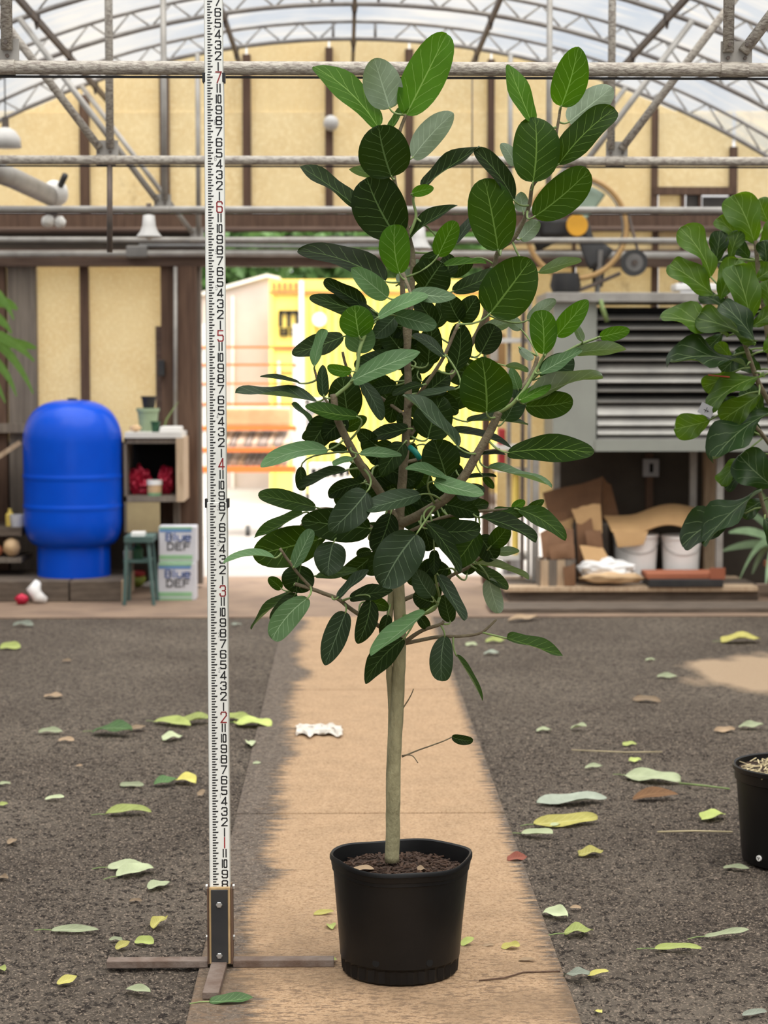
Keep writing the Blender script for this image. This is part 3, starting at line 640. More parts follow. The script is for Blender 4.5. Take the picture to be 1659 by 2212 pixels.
# white tarped shed
SY = 24.0
def poly_prism(pts, Y, dep, name, mat, parent):
    v0 = [P(x, y, Y) for x, y in pts]; n_ = len(v0); v1 = [p + Vector((0, dep, 0)) for p in v0]
    return MB().add(v0 + v1, [tuple(range(n_)), tuple(reversed(range(n_, 2 * n_)))] + [(i, n_ + i, n_ + (i + 1) % n_, (i + 1) % n_) for i in range(n_)]).build(name, mat, parent)
gz = lambda Y: P(500, 1000, Y)
def gy(Y): return 800 + HC * FPX / Y + 2       # picture row of the ground at distance Y
shed = thing('tarp_shed', P(510, gy(SY), SY), 'white tarp covered shed beside the yellow container in the yard', 'shed')
ORG[shed.name] = Vector((shed.location)); 
poly_prism([(380, gy(SY)), (380, 640), (440, 634), (575, 596), (600, 600), (596, gy(SY))], SY, 2.5, 'tarp_wall', 'tarp_white', shed)
poly_prism([(376, 640), (438, 630), (576, 592), (604, 598), (604, 603), (576, 598), (440, 637), (376, 646)], SY - .05, 2.6, 'tarp_roof', 'white_paint', shed)
for x in (396, 500): poly_prism([(x, gy(SY)), (x, 640), (x + 5, 640), (x + 5, gy(SY))], SY - .06, .05, 'pole', 'white_paint', shed)
# shipping container
CY = 21.0; ct = thing('shipping_container', P(840, gy(CY), CY), 'yellow shipping container with dark lettering on its door end', 'container')
z0 = P(840, gy(CY), CY).z; xa = P(583, 700, CY).x; xb = P(1090, 700, CY).x; zt = P(583, 606, CY).z
MB().box((xa, CY, .12), (xb, CY + 4, zt)).build('body', 'container_yellow', ct)
for i in range(26):
    x = P(655 + i * 16.5, 700, CY).x; MB().box((x, CY - .03, .2), (x + .045, CY + .01, zt - .2)).build('rib', 'container_yellow', ct)
pbox(583, 628, 1090, 634, CY - .04, .05).build('top_rail', 'container_rust', ct); pbox(583, 604, 1090, 628, CY - .02, .03).build('header', 'container_yellow', ct)
for k in range(5): pbox(588 + k * 12, 610, 595 + k * 12, 625, CY - .035, .02).build('lettering', 'container_rust', ct)
pbox(647, 606, 656, 1000, CY - .05, .06).build('lock_rod', 'white_paint', ct); pbox(600, 780, 605, 1000, CY - .06, .05).build('lock_rod', 'white_paint', ct)
pbox(583, 606, 590, gy(CY) - 5, CY - .03, .05).build('corner_post', 'container_yellow', ct)
for yb in (712, 762, 800): pbox(590, yb + 40, 646, yb + 44, CY - .02, .03).build('seam', 'container_rust', ct)
def front_plane(px, py, Y):
    o = P(px, py, Y); return lambda x, y, d: Vector((o.x + x, Y - d, o.z + y))
k_ = 1 / ppm(CY)
lm = MB(); to = front_plane(606, 703, CY - .02); glyph(lm, 'm', 0, 0, 36 * k_, 28 * k_, 8 * k_, to, .01); lm.build('lettering', 'ink_black', ct)
lm = MB(); to = front_plane(606, 724, CY - .02); glyph(lm, 's', 0, 0, 14 * k_, 13 * k_, 4.4 * k_, to, .01); glyph(lm, 'c', 22 * k_, 0, 14 * k_, 13 * k_, 4.4 * k_, to, .01); lm.build('lettering', 'ink_black', ct)
o = P(690, 690, CY - .06); MB().lathe([(.075, 0), (.075, .02)], o, 24, Matrix.Rotation(math.pi / 2, 4, 'X')).build('decal', 'white_paint', ct)
# orange lumber rack
RY = 17.0; rk = thing('lumber_rack', P(540, gy(RY), RY), 'orange and white steel rack loaded with boards just outside the doorway', 'rack')
for yy, mt in ((750, .02), (788, .02), (829, .018), (873, .022), (925, .04), (972, .04), (1014, .055)): pbox(432, yy - mt * 120, 640, yy + mt * 120, RY - .03, .06).build('beam', 'orange_steel', rk)
for x in (430, 634): pbox(x, 700, x + 13, gy(RY), RY - .02, .07).build('upright', 'white_paint', rk)
for x in (430, 634): pbox(x, 700, x + 13, gy(RY), RY + .9, .07).build('upright', 'white_paint', rk)
for x in (470, 530, 600): 
    c = P(x, gy(RY) - 4, RY); MB().lathe([(.05, 0), (.05, .04)], c + Vector((0, .05, .03)), 14, Matrix.Rotation(math.pi / 2, 4, 'Y')).build('wheel', 'rubber', rk)
rnd = random.Random(4)
for (ya, yb) in ((968, 930), (1008, 976)):
    x = 452; i = 0
    while x < 622:
        ww = rnd.uniform(9, 18)
        p0 = P(x, ya, RY + .1); p1 = P(x + 16, yb, RY + .75)
        mb = MB(); wv = Vector((ww / ppm(RY), 0, 0)); tv = Vector((0, .02, .04))
        vv = [p0, p0 + wv, p1 + wv, p1]; mb.add(vv + [p + tv for p in vv], [(0, 1, 2, 3), (7, 6, 5, 4), (0, 4, 5, 1), (1, 5, 6, 2), (2, 6, 7, 3), (3, 7, 4, 0)])
        bk = rnd.choice((0, 0, 1, 2)); tag(mb.build('board', ('lumber', 'lumber_dark', 'pale_wood')[bk]), ('pale brown', 'dark grey', 'light tan')[bk] + ' board on the ' + ('upper' if ya < 980 else 'lower') + ' loaded shelf of the orange rack', 'board', 'boards on the orange rack'); x += ww + 3
tag(pbox(446, 880, 628, 920, RY + .3, .3).build('tarp_bundle', 'bag_tan', bevel=.02), 'tan wrapped bundle lying on the middle shelf of the orange rack', 'bundle')
# grey post and pale crate near the doorway
cr_ = thing('plastic_crate', P(700, 1032, 15.5), 'pale slotted plastic crate standing behind the potted tree', 'crate')
pbox(668, 1004, 760, 1012, 15.5, .35).build('rim', 'white_plastic', cr_); pbox(668, 1032, 760, gy(15.5), 15.5, .35).build('base', 'white_plastic', cr_)
for i in range(7): pbox(668 + i * 15, 1012, 672 + i * 15, 1032, 15.5, .02).build('slat', 'white_plastic', cr_)
pbox(672, 1012, 756, 1032, 15.8, .02).build('back', 'rubber', cr_)
wc = thing('tool_cart', P(690, gy(16), 16), 'white tool cart with patterned side panel by the orange rack', 'cart')
pbox(650, 862, 735, 872, 16, .4).build('top', 'white_paint', wc); pbox(655, 872, 728, 925, 16.02, .3).build('side_panel', 'tag_grey', wc)
for x in (652, 726): pbox(x, 872, x + 8, gy(16), 16, .03).build('leg', 'white_paint', wc)
for i in range(4): pbox(660 + i * 18, 864, 668 + i * 18, 870, 15.99, .01).build('stripe', 'ink_black', wc)
MB().lathe([(.05, 0), (.05, .02)], P(688, 905, 15.99), 20, Matrix.Rotation(math.pi / 2, 4, 'X')).build('reel', 'bag_tan', wc)

# things just right of the doorway: shelf frame and sticks
sf = thing('steel_shelf_frame', G(1130, 1250), 'grey steel upright shelf frame at the right side of the doorway', 'shelf frame')
FY = G(1130, 1250).y
for x in (1094, 1124, 1138): pbox(x, 640 if x > 1100 else 700, x + (11 if x < 1150 else 15), 1240 + (x - 1094) * .3, 12.55 - (x - 1094) * .004, .04).build('upright', 'galvanised' if x != 1124 else 'dark_steel', sf)
for y in (730, 962, 1014, 1200): pbox(1072, y, 1146, y + (10 if y != 1014 else 5), 12.45, .3).build('shelf', 'white_paint', sf)
tag(pbox(1050, 722, 1092, 792, 12.87, .03).build('wooden_sign', 'cardboard'), 'orange-brown board fixed to the doorway right post', 'board')
tag(pbox(1058, 735, 1076, 780, 12.862, .01).build('notice', 'paper'), 'white notice on the orange-brown board by the doorway', 'notice')
tag(pbox(1077, 926, 1092, 963, 12.48, .1).build('red_can', 'red_paint', bevel=.01), 'upper small red can on the steel shelf frame', 'can')
tag(pbox(1077, 980, 1092, 1015, 12.48, .1).build('red_can', 'red_paint', bevel=.01), 'lower small red can on the steel shelf frame', 'can')
tag(pbox(1107, 1022, 1122, 1201, 12.48, .1).build('yellow_bag', 'container_yellow', bevel=.02), 'narrow yellow bag standing in the steel shelf frame', 'bag')
for i, x in enumerate((1046, 1053, 1061, 1068)):
    a = G(x, 1250); t = P(x + (2 - i), 985 + i * 9, a.y + .02)
    tag(MB().tube([a, t], .008 + .002 * (i % 2), 8).build('bamboo_stake', ('brown_beam', 'brown_wood')[i % 2], smooth=True), 'brown stake standing at the right side of the doorway behind the tree', 'stake', 'stakes by the doorway')
tag(MB().lathe([(.055, 0), (.062, .01), (.07, .14), (.074, .14), (.07, .13), (.06, .015)], G(1104, 1238), 24).build('grey_bucket', 'tag_grey', smooth=True), 'grey bucket under the steel shelf frame', 'bucket')

# ------------------------------------------------------------------ louvred evaporative cooler on its stand
QY = 12.25; cl = thing('louvred_cooler', P(1380, gy(QY), QY), 'grey-green louvred fan cooler on a steel stand at the right of the back wall', 'cooler')
pbox(1194, 652, 1290, 972, QY, .55).build('side_panel', 'cooler_paint', cl, bevel=.004)
pbox(1290, 664, 1720, 972, QY + .12, .4).build('cabinet', 'black_hole', cl)
pbox(1180, 632, 1740, 652, QY - .05, .66).build('top_cover', 'galvanised', cl, bevel=.004)
pbox(1286, 950, 1720, 975, QY - .01, .1).build('sill', 'cooler_paint', cl)
pbox(1720, 652, 1736, 975, QY, .5).build('side_panel', 'cooler_paint', cl)
y = 676; i = 0
for (y, hgt, tilt) in ((686, 6, .9), (706, 8, .8), (729, 9, .7), (753, 9, .7), (775, 6, .9), (797, 14, .35), (818, 15, .3), (841, 8, .8), (865, 7, .8), (888, 17, .2), (911, 15, .2), (931, 14, .2), (948, 10, .25)):
    a = P(1291, y, QY); b = P(1718, y, QY); hh = hgt / ppm(QY); dd = .02 + .09 * tilt
    vv = [(a.x, QY + .005, a.z - hh / 2), (b.x, QY + .005, a.z - hh / 2), (b.x, QY + .005 + dd, a.z + hh / 2 + .012), (a.x, QY + .005 + dd, a.z + hh / 2 + .012)]
    MB().add(vv + [(p[0], p[1] + .004, p[2] - .005) for p in vv], [(0, 1, 2, 3), (7, 6, 5, 4), (0, 4, 5, 1), (1, 5, 6, 2), (2, 6, 7, 3), (3, 7, 4, 0)]).build('louver', 'louver_metal', cl)
LEGS = []
for x, yy in ((1492, QY + .45), (1550, QY + .11), (1196, QY + .45), (1151, QY + .11)): LEGS.append((x, yy))
# wooden platform in front
pw = G(1370, 1300); PY = pw.y
pl = thing('plank_platform', (pw.x, PY, 0), 'low wooden plank platform under the louvred cooler', 'platform')
zt = P(1370, 1268, PY).z
for i in range(4):
    y0 = PY + i * .17; x0 = P(1092, 1280, PY).x + random.uniform(-.02, .02); x1 = P(1645, 1280, PY).x + random.uniform(-.03, .03)
    MB().box((x0, y0, zt - .03), (x1, y0 + .163, zt + random.uniform(-.002, .002))).build('plank', 'pale_wood' if i in (0, 3) else 'timber', pl, bevel=.003)
MB().box((P(1100, 1290, PY).x, PY + .03, 0), (P(1640, 1290, PY).x, PY + .09, zt - .03)).build('bearer', 'timber', pl)
MB().box((P(1100, 1290, PY).x, PY + .58, 0), (P(1640, 1290, PY).x, PY + .66, zt - .03)).build('bearer', 'timber', pl)
a = G(1060, 1326); b = G(1700, 1330)
tag(MB().box((a.x, a.y, .0), (b.x, a.y + .35, .03)).build('timber_sill', 'timber', bevel=.004), 'long flat brown timber lying on the ground before the platform', 'timber')
ZP = zt
for x, yy in LEGS:
    a = P(x, 972, yy); b = P(x + 14, 972, yy); MB().box((a.x, yy, ZP + .003), (b.x, yy + .045, a.z)).build('leg', 'galvanised', cl)
def onp(px, dy): return Vector((P(px, 1270, PY + dy).x, PY + dy, ZP))
# buckets, bag, box, tray on the platform
def bucket(px, dy, r0, h, label, mat='white_plastic'):
    c = onp(px, dy); b = thing('bucket', c, label, 'bucket', 'white buckets')
    MB().lathe([(r0 * .88, 0), (r0, h), (r0 * 1.05, h), (r0 * 1.05, h - .02), (r0, h - .022), (r0 * .9, .01)], c, 32).build('body', mat, b, smooth='auto')
    MB().tube([c + Vector((r0 * 1.03 * math.cos(t), -r0 * 1.03 * abs(math.sin(t)) * .95, h - .03 - .09 * math.sin(t))) for t in [math.pi * k / 12 for k in range(13)]], .003, 6).build('handle', 'zinc', b)
bucket(1372, .42, .142, .30, 'white plastic bucket under the cardboard, beside the white bag')
bucket(1470, .42, .125, .29, 'white plastic bucket at the right end, under the wavy cardboard sheet')
c = onp(1312, .115); bgo = thing('plastic_bag', c, 'crumpled white plastic bag on the platform edge', 'bag')
MB().blob(c + Vector((0, 0, .098)), .15, 3, .4, 2.6, 3, (1.12, .6, .45)).build('bag', 'bag_white', bgo, smooth=True)
MB().blob(c + Vector((.02, -.07, .055)), .13, 6, .4, 2.2, 2, (1.5, .5, .28)).build('flap', 'bag_tan', bgo, smooth=True)
c = onp(1203, .06); bx_ = thing('wooden_box', c, 'weathered grey wooden box at the left end of the platform', 'box')
for i in range(4):
    x = c.x - .104 + i * .052; MB().box((x, c.y - .01, ZP), (x + .049, c.y, ZP + .165)).build('slat', 'grey_wood' if i % 2 else 'pale_wood', bx_)
    MB().box((x, c.y + .2, ZP), (x + .049, c.y + .21, ZP + .165)).build('slat', 'grey_wood', bx_)
for x in (c.x - .115, c.x + .104): MB().box((x, c.y, ZP), (x + .012, c.y + .2, ZP + .165)).build('side', 'grey_wood', bx_)
c = onp(1476, .08); tr = thing('plant_tray', c, 'brown and black shallow trays stacked at the right end of the platform', 'tray')
MB().box((c.x - .235, c.y - .1, ZP), (c.x + .235, c.y + .16, ZP + .05)).build('tray', 'black_plastic_matte', tr, bevel=.006); MB().box((c.x - .245, c.y - .09, ZP + .05), (c.x + .245, c.y + .16, ZP + .085)).build('lid', 'terracotta', tr, bevel=.004)
MB().box((c.x + .15, c.y - .1, ZP + .05), (c.x + .245, c.y - .085, ZP + .12)).build('end_board', 'terracotta', tr)
# cardboard heap: bent sheets
def sheet(corners, Ys, bend, mat, label, seed, nu=12, nv=8, th=.005, hump=None):
    # corners: top left, top right, bottom right, bottom left; every sheet keeps to its own depth in the stack
    p = [P(x, y, Y) for (x, y), Y in zip(corners, Ys)]
    def fn(u, v):
        q = (p[0] * (1 - u) + p[1] * u) * (1 - v) + (p[3] * (1 - u) + p[2] * u) * v
        if hump: k = bend * hump(u)
        else: k = bend * (.5 + .5 * math.sin(u * 5 + seed) + .5 * noise.noise(Vector((u * 4, v * 3, seed)))) * (1 - .85 * v)
        return q + Vector((0, -abs(bend) * .35 * math.sin(v * math.pi) * (1 + .6 * math.sin(u * 6 + seed)), k))
    tag(MB().sheet(fn, nu, nv, th).build('cardboard_sheet', mat, smooth=False), label, 'cardboard', 'cardboard heap')
sheet([(1172, 1070), (1300, 1032), (1297, 1120), (1186, 1126)], [12.60, 12.62, 12.585, 12.575], .018, 'cardboard_brown', 'brown cardboard sheet standing up to a point at the top of the heap', 1)
sheet([(1301, 1032), (1319, 1050), (1342, 1134), (1301, 1122)], [12.62, 12.66, 12.66, 12.645], .008, 'cardboard_brown', 'narrow brown cardboard flap folded behind the pointed sheet', 2)
sheet([(1304, 1118), (1514, 1100), (1504, 1149), (1322, 1154)], [12.60, 12.60, 12.335, 12.335], .05, 'cardboard', 'wavy light tan cardboard sheet draped over the white buckets', .6, 18, hump=lambda u: max(0, math.sin(math.pi * (u - .3) / .72)) ** 1.3 if u > .3 else .25 * (1 - u / .3) ** 2)
sheet([(1234, 1100), (1297, 1094), (1301, 1152), (1262, 1176)], [12.44, 12.44, 12.37, 12.37], .02, 'cardboard', 'tan cardboard sheet sliding off the middle of the heap', 4.1)
sheet([(1245, 1134), (1278, 1126), (1299, 1256), (1250, 1257)], [12.345, 12.345, 12.335, 12.335], .02, 'cardboard_brown', 'dark brown crumpled cardboard at the foot of the heap', 3.2)
sheet([(1166, 1152), (1238, 1144), (1240, 1204), (1172, 1207)], [12.30, 12.30, 12.225, 12.225], .035, 'cardboard_brown', 'dark brown curled cardboard at the left of the heap', 5.5)
sheet([(1252, 1180), (1302, 1184), (1318, 1211), (1264, 1215)], [12.27, 12.27, 12.20, 12.20], .006, 'cardboard', 'small flat tan cardboard piece at the foot of the heap', 7)
sheet([(1324, 1151), (1400, 1150), (1390, 1177), (1334, 1183)], [12.335, 12.335, 12.31, 12.31], .010, 'cardboard', 'short tan cardboard strip under the wavy sheet', 8)
sheet([(1178, 1112), (1226, 1106), (1230, 1249), (1182, 1250)], [12.545, 12.545, 12.51, 12.51], .02, 'cardboard_brown', 'rolled brown cardboard scrap at the upper left of the heap', .4)
sheet([(1200, 1130), (1238, 1122), (1238, 1250), (1204, 1251)], [12.49, 12.49, 12.475, 12.475], .015, 'cardboard', 'creased tan cardboard scrap below the pointed sheet', 2.6)
sheet([(1186, 1182), (1240, 1178), (1242, 1207), (1190, 1209)], [12.175, 12.175, 12.15, 12.15], .018, 'cardboard_brown', 'torn brown cardboard scrap above the wooden box', 4.8)
sheet([(1264, 1150), (1298, 1145), (1303, 1184), (1268, 1182)], [12.305, 12.305, 12.285, 12.285], .012, 'cardboard_brown', 'crumpled brown cardboard scrap in the middle of the heap', 7)
sheet([(1216, 1226), (1242, 1220), (1243, 1265), (1220, 1266)], [12.108, 12.108, 12.10, 12.10], .010, 'cardboard_brown', 'flattened brown cardboard scrap beside the white bag', 9.2)
# heap support: a dark crate under the cardboard
tag(MB().box((P(1240, 1200, PY + .3).x, PY + .36, ZP), (P(1318, 1200, PY + .3).x, PY + .62, P(1270, 1127, 12.585).z)).build('heap_crate', 'dark_board', bevel=.01), 'dark crate hidden beneath the cardboard heap', 'crate')

# old belt-driven circulating fan on top of the cooler
fc = P(1245, 492, 12.45); base = P(1245, 631, 12.45)
fan = thing('circulating_fan', base, 'old ring-guard fan with orange hub standing on the cooler', 'fan')
R_ = 108 / ppm(12.45)
MB().tube([fc + Vector((R_ * math.cos(t), 0, R_ * math.sin(t))) for t in [2 * math.pi * k / 48 for k in range(49)]], .017, 8, False).build('guard_ring', 'fan_ring', fan, smooth=True)
MB().tube([fc + Vector((R_ * .98 * math.cos(t), .12, R_ * .98 * math.sin(t))) for t in [2 * math.pi * k / 48 for k in range(49)]], .006, 6, False).build('guard_ring', 'grey_hub', fan, smooth=True)
for k in range(3):
    a0 = math.radians(70 + 120 * k)
    def bl(u, v, a0=a0):
        rr = .05 + (R_ * .88 - .05) * v; an = a0 + (u - .5) * (1.0 - .25 * v); return fc + Vector((rr * math.cos(an), .05 + .06 * (u - .5), rr * math.sin(an)))
    MB().sheet(bl, 8, 6, .004).build('blade', 'fan_green' if k == 0 else 'black_plastic_matte', fan, smooth=True)
MB().lathe([(.035, 0), (.066, .0), (.07, .02), (.066, .04)], fc + Vector((0, -.02, .012)), 28, Matrix.Rotation(math.pi / 2, 4, 'X')).build('hub', 'fan_orange', fan, smooth='auto')
MB().box((fc.x - .22, fc.y + .02, fc.z - .05), (fc.x + .04, fc.y + .2, fc.z + .06)).build('motor', 'black_plastic_matte', fan, bevel=.02)
MB().tube([fc + Vector((.03, .1, .1)), fc + Vector((.08, .1, -.08)), fc + Vector((.16, .1, -.24)), fc + Vector((.15, .1, -.37))], [.045, .05, .045, .035], 10).build('arm', 'black_plastic_matte', fan, smooth=True)
MB().lathe([(.085, 0), (.1, .04), (.085, .12)], Vector((base.x - .07, base.y, base.z)), 20).build('foot', 'black_plastic_matte', fan, smooth='auto')
wh = P(1368, 568, 12.35)
w_ = MB().lathe([(.02, .0), (.05, .0), (.055, .012), (.078, .012), (.084, .0), (.084, .05), (.02, .05)], wh, 32, Matrix.Rotation(math.pi / 2, 4, 'X')).build('wheel', 'rubber', fan, smooth='auto')
MB().lathe([(.03, .05), (.055, .052)], wh, 24, Matrix.Rotation(math.pi / 2, 4, 'X')).build('wheel_disc', 'grey_hub', fan); MB().lathe([(.018, .05), (.018, .07)], wh, 16, Matrix.Rotation(math.pi / 2, 4, 'X')).build('axle', 'dark_steel', fan)
MB().tube([P(1340, 590, 12.4), P(1290, 612, 12.45), P(1240, 631, 12.45)], .012, 8).build('strut', 'dark_steel', fan); MB().tube([P(1355, 455, 12.45), P(1378, 542, 12.4), P(1372, 560, 12.38)], .01, 8).build('strut', 'dark_steel', fan)
MB().tube([P(1297, 540, 12.5), P(1290, 632, 12.5)], .018, 8).build('strut', 'grey_hub', fan)
pf = tag(MB().blob(P(1352, 485, 12.965), .045, 2, .2, 2, 2, (.7, .5, 1)).build('hanging_bulb', 'lamp_white', smooth=True), 'white bulb shape hanging behind the fan ring', 'bulb')
tag(MB().tube([P(1298, 648, 12.18), P(1302, 668, 12.17), P(1312, 695, 12.17)], [.012, .016, .014], 8).build('green_strap', 'green_stem', smooth=True), 'pale green strap hanging down the louvres of the cooler', 'strap')
tag(MB().box(P(1460, 612, 12.3), P(1560, 630, 12.5)).build('white_bag', 'bag_white', bevel=.01), 'white folded sheet on the cooler top beside the fiddle leaf fig', 'sheet')

# ------------------------------------------------------------------ blue tank on timbers, shelf and clutter at the left
tf = G(140, 1301); TY = tf.y
zt = P(140, 1240, TY + .3).z
for i, (x0, x1, lab) in enumerate(((-120, 148, 'dark square timber under the left half of the blue tank'), (151, 262, 'dark square timber under the right half of the blue tank'))):
    a = P(x0, 1290, TY); b = P(x1, 1290, TY); t = thing('timber_block', ((a.x + b.x) / 2, TY, 0), lab, 'timber', 'timbers under the tank')
    MB().box((a.x, TY, 0), (b.x, TY + .68, zt - .012)).build('beam', 'timber', t, bevel=.008)
    if i: MB().box((b.x - .002, TY + .01, 0.002), (b.x + .012, TY + .67, zt - .014)).build('end_grain', 'pale_wood', t)
tx = P(160, 1200, TY + .36); tcx = Vector((tx.x, TY + .36, zt - .012)); sc_ = 1 / ppm(TY + .36)
r0 = 106 * sc_; hb = 62 * sc_
tank = thing('pressure_tank', tcx, 'glossy blue domed pressure tank standing on dark timbers', 'tank')
rs = r0 * .74; z1 = 378 * sc_
MB().lathe([(rs, 0), (rs, 72 * sc_), (rs - .006, 72 * sc_), (rs - .006, .004)], tcx, 48).build('base_ring', 'tank_blue', tank, smooth='auto')
prof = [(rs * .5, 58 * sc_), (rs * .9, 61 * sc_)]
for k in range(11):
    a = math.pi / 2 * k / 10; prof.append((rs + (r0 - rs) * math.sin(a), (66 + 56 * (1 - math.cos(a))) * sc_))
for h in (150, 214): prof += [(r0, (h - 14) * sc_), (r0, (h - 8) * sc_), (r0, (h - 6) * sc_), (r0 + .004, (h - 3) * sc_), (r0 + .004, (h + 3) * sc_), (r0, (h + 6) * sc_), (r0, (h + 8) * sc_), (r0, (h + 14) * sc_)]
prof.append((r0, 288 * sc_))
for k in range(1, 17):
    a = math.pi / 2 * k / 16; prof.append((r0 * max(math.cos(a), .02) ** .66, (288 + 90 * math.sin(a)) * sc_))
MB().lathe(prof, tcx, 64).build('body', 'tank_blue', tank, smooth=True)
MB().lathe([(.035, z1 - .01), (.03, z1 + .012), (.012, z1 + .014)], tcx, 16).build('valve_cap', 'black_plastic_matte', tank)
# shelf unit behind the tank
SY_ = 12.42; sh = thing('open_shelf', P(330, gy(SY_), SY_), 'wooden open shelf unit with a dark compartment behind the blue tank', 'shelf')
pbox(269, 934, 392, 946, SY_ - .02, .5).build('top', 'white_paint', sh); pbox(269, 946, 384, 958, SY_, .48).build('rail', 'grey_wood', sh)
pbox(381, 946, 396, 1084, SY_ - .02, .48).build('side', 'pale_wood', sh); pbox(269, 1072, 384, 1084, SY_, .48).build('shelf_board', 'grey_wood', sh)
pbox(269, 958, 384, 1072, SY_ + .44, .02).build('back', 'black_hole', sh); MB().box((P(268, 1000, SY_).x, SY_, tcx.z), (P(273, 1000, SY_).x, SY_ + .38, P(268, 946, SY_).z)).build('side', 'grey_wood', sh)
pbox(376, 1084, 388, gy(SY_), SY_ + .3, .04).build('leg', 'grey_wood', sh); pbox(273, 1085, 345, 1150, SY_, .02).build('drawer_front', 'tan_board', sh)
pbox(270, 1150, 385, 1160, SY_, .45).build('shelf_board', 'dark_board', sh)
zsh = P(300, 1072, SY_).z; ztop = P(300, 934, SY_).z
for i, (px, rr, sq, lab) in enumerate(((301, .072, (1, .8, 1.3), 'large crumpled red foil bag in the open shelf'), (358, .066, (.7, .7, 1.4), 'narrow upright red foil bag in the open shelf'))):
    c = P(px, 1072, SY_ + .22); c.z = zsh + rr * sq[2] * .92
    tag(MB().blob(c, rr, 4 + i * 3, .55, 2.4, 3, sq).build('foil_bag', 'red_foil'), lab, 'bag', 'red bags in the shelf')
c = P(334, 1072, SY_ + .065); c.z = zsh; tb = thing('tub', c, 'small white tub with green and yellow label in the open shelf', 'tub')
MB().lathe([(.044, 0), (.046, .02)], c, 24).build('label_band', 'box_green', tb, smooth='auto'); MB().lathe([(.045, .02), (.047, .07)], c, 24).build('body', 'bag_tan', tb, smooth='auto'); MB().lathe([(.05, .07), (.05, .1)], c, 24).build('lid', 'white_plastic', tb, smooth='auto')
def small_pot(px, Y, r, h, mat, label, name='plant_pot', zz=None):
    c = P(px, 934, Y); c.z = ztop if zz is None else zz
    tag(MB().lathe([(r * .74, 0), (r * .95, h * .85), (r * 1.05, h * .86), (r * 1.06, h), (r * .96, h), (r * .7, .01)], c, 24).build(name, mat, smooth='auto'), label, 'plant pot', 'pots on the shelf top')
small_pot(320, SY_ + .22, .072, .15, 'pot_pale_green', 'pale green plant pot on top of the open shelf'); small_pot(336, SY_ + .05, .03, .068, 'pot_dark_green', 'small dark green plant pot on the shelf top front edge')
small_pot(322, SY_ + .22, .05, .075, 'black_plastic_matte', 'black pot stacked upside on the pale green pot', zz=ztop + .152)
tag(MB().blob(P(293, 925, SY_ + .08), .034, 3, .3, 2.5, 2, (1.1, .8, .6)).build('dry_bulb', 'bag_tan'), 'tan lumpy bulb lying on the shelf top behind the tank', 'bulb')
tag(MB().tube([P(352, 934, SY_ + .2), P(360, 905, SY_ + .2), P(385, 868, SY_ + .2)], [.006, .005, .002], 6).build('plant_sprout', 'green_stem', smooth=True), 'thin green sprout rising from the shelf top by the conduit', 'sprout')
tag(pbox(345, 922, 390, 934, SY_, .2).build('white_tray', 'white_plastic', bevel=.006), 'white tray on the right end of the shelf top', 'tray')
# two carton boxes of fluid
def carton(x0, y0, x1, y1, Y, lab, z0=None):
    a = P(x0, y1, Y); b = P(x1, y0, Y); zz0 = a.z if z0 is None else z0; hgt = b.z - a.z
    r = thing('carton_box', ((a.x + b.x) / 2, Y, zz0), lab, 'box', 'stacked cartons')
    MB().box((a.x, Y, zz0), (b.x, Y + .17, zz0 + hgt)).build('carton', 'box_white', r, bevel=.004)
    wd = b.x - a.x
    def strip(u0, u1, v0, v1, mat, nm='print'): MB().box((a.x + wd * u0, Y - .0015, zz0 + hgt * v0), (a.x + wd * u1, Y, zz0 + hgt * v1)).build(nm, mat, r)
    strip(.02, .9, .93, .995, 'box_green'); strip(.02, .88, .85, .93, 'box_blue'); strip(.02, .9, .10, .22, 'box_green'); strip(.02, .9, .0, .06, 'box_green')
    to = lambda x, y, d: Vector((a.x + x, Y - .0005 - d, zz0 + y)); t = wd * .034
    mb = MB(); word(mb, 'Blue', wd * .2, hgt * .62, wd * .15, hgt * .19, wd * .05, t, to, .002); mb.build('lettering', 'ink_blue', r)
    mb = MB(); word(mb, 'DEF', wd * .24, hgt * .37, wd * .15, hgt * .18, wd * .07, t, to, .002); mb.build('lettering', 'ink_black', r)
    return zz0 + hgt
zc = carton(341, 1178, 422, 1258, 12.2, 'lower white and green carton lettered Blue DEF, standing on the ground', 0.002)
carton(343, 1099, 423, 1178, 12.21, 'upper white and green carton lettered Blue DEF, stacked on its twin', zc)
# teal folding stool / crate with odds and ends
st = thing('teal_stand', P(290, gy(12.15), 12.15), 'dark teal folding stand between the tank and the cartons', 'stand')
for (xa_, ya_, xb_, yb_) in ((320, 1168, 332, 1268), (274, 1168, 268, 1268)):
    a = P(xa_, ya_, 11.98); b = P(xb_, yb_, 11.93); b.z = .0; MB().tube([a, b], .012, 8).build('leg', 'crate_teal', st); MB().tube([a + Vector((0, .25, 0)), b + Vector((0, .25, 0))], .012, 8).build('leg', 'crate_teal', st)
pbox(268, 1160, 330, 1172, 11.95, .3).build('top', 'crate_teal', st); pbox(266, 1210, 324, 1216, 11.99, .2).build('shelf', 'crate_teal', st)
zst = P(300, 1210, 11.99).z
tag(pbox(283, 1150, 312, 1160, 12.0, .1).build('white_block', 'white_plastic', bevel=.003), 'small white block lying on the teal stand', 'block')
c = P(298, 1210, 12.08); c.z = zst; tag(MB().lathe([(.03, 0), (.034, .06), (.014, .085), (.014, .1)], c, 16).build('green_bottle', 'pot_dark_green', smooth='auto'), 'green bottle on the shelf of the teal stand', 'bottle')
c = P(278, 1210, 12.08); c.z = zst; tag(MB().lathe([(.03, 0), (.032, .05)], c, 16).build('silver_can', 'galvanised', smooth='auto'), 'silver can on the shelf of the teal stand', 'can')
c = G(297, 1268); bl = thing('striped_ball', c, 'lime and red toy ball shaped pot lying before the teal stand', 'ball')
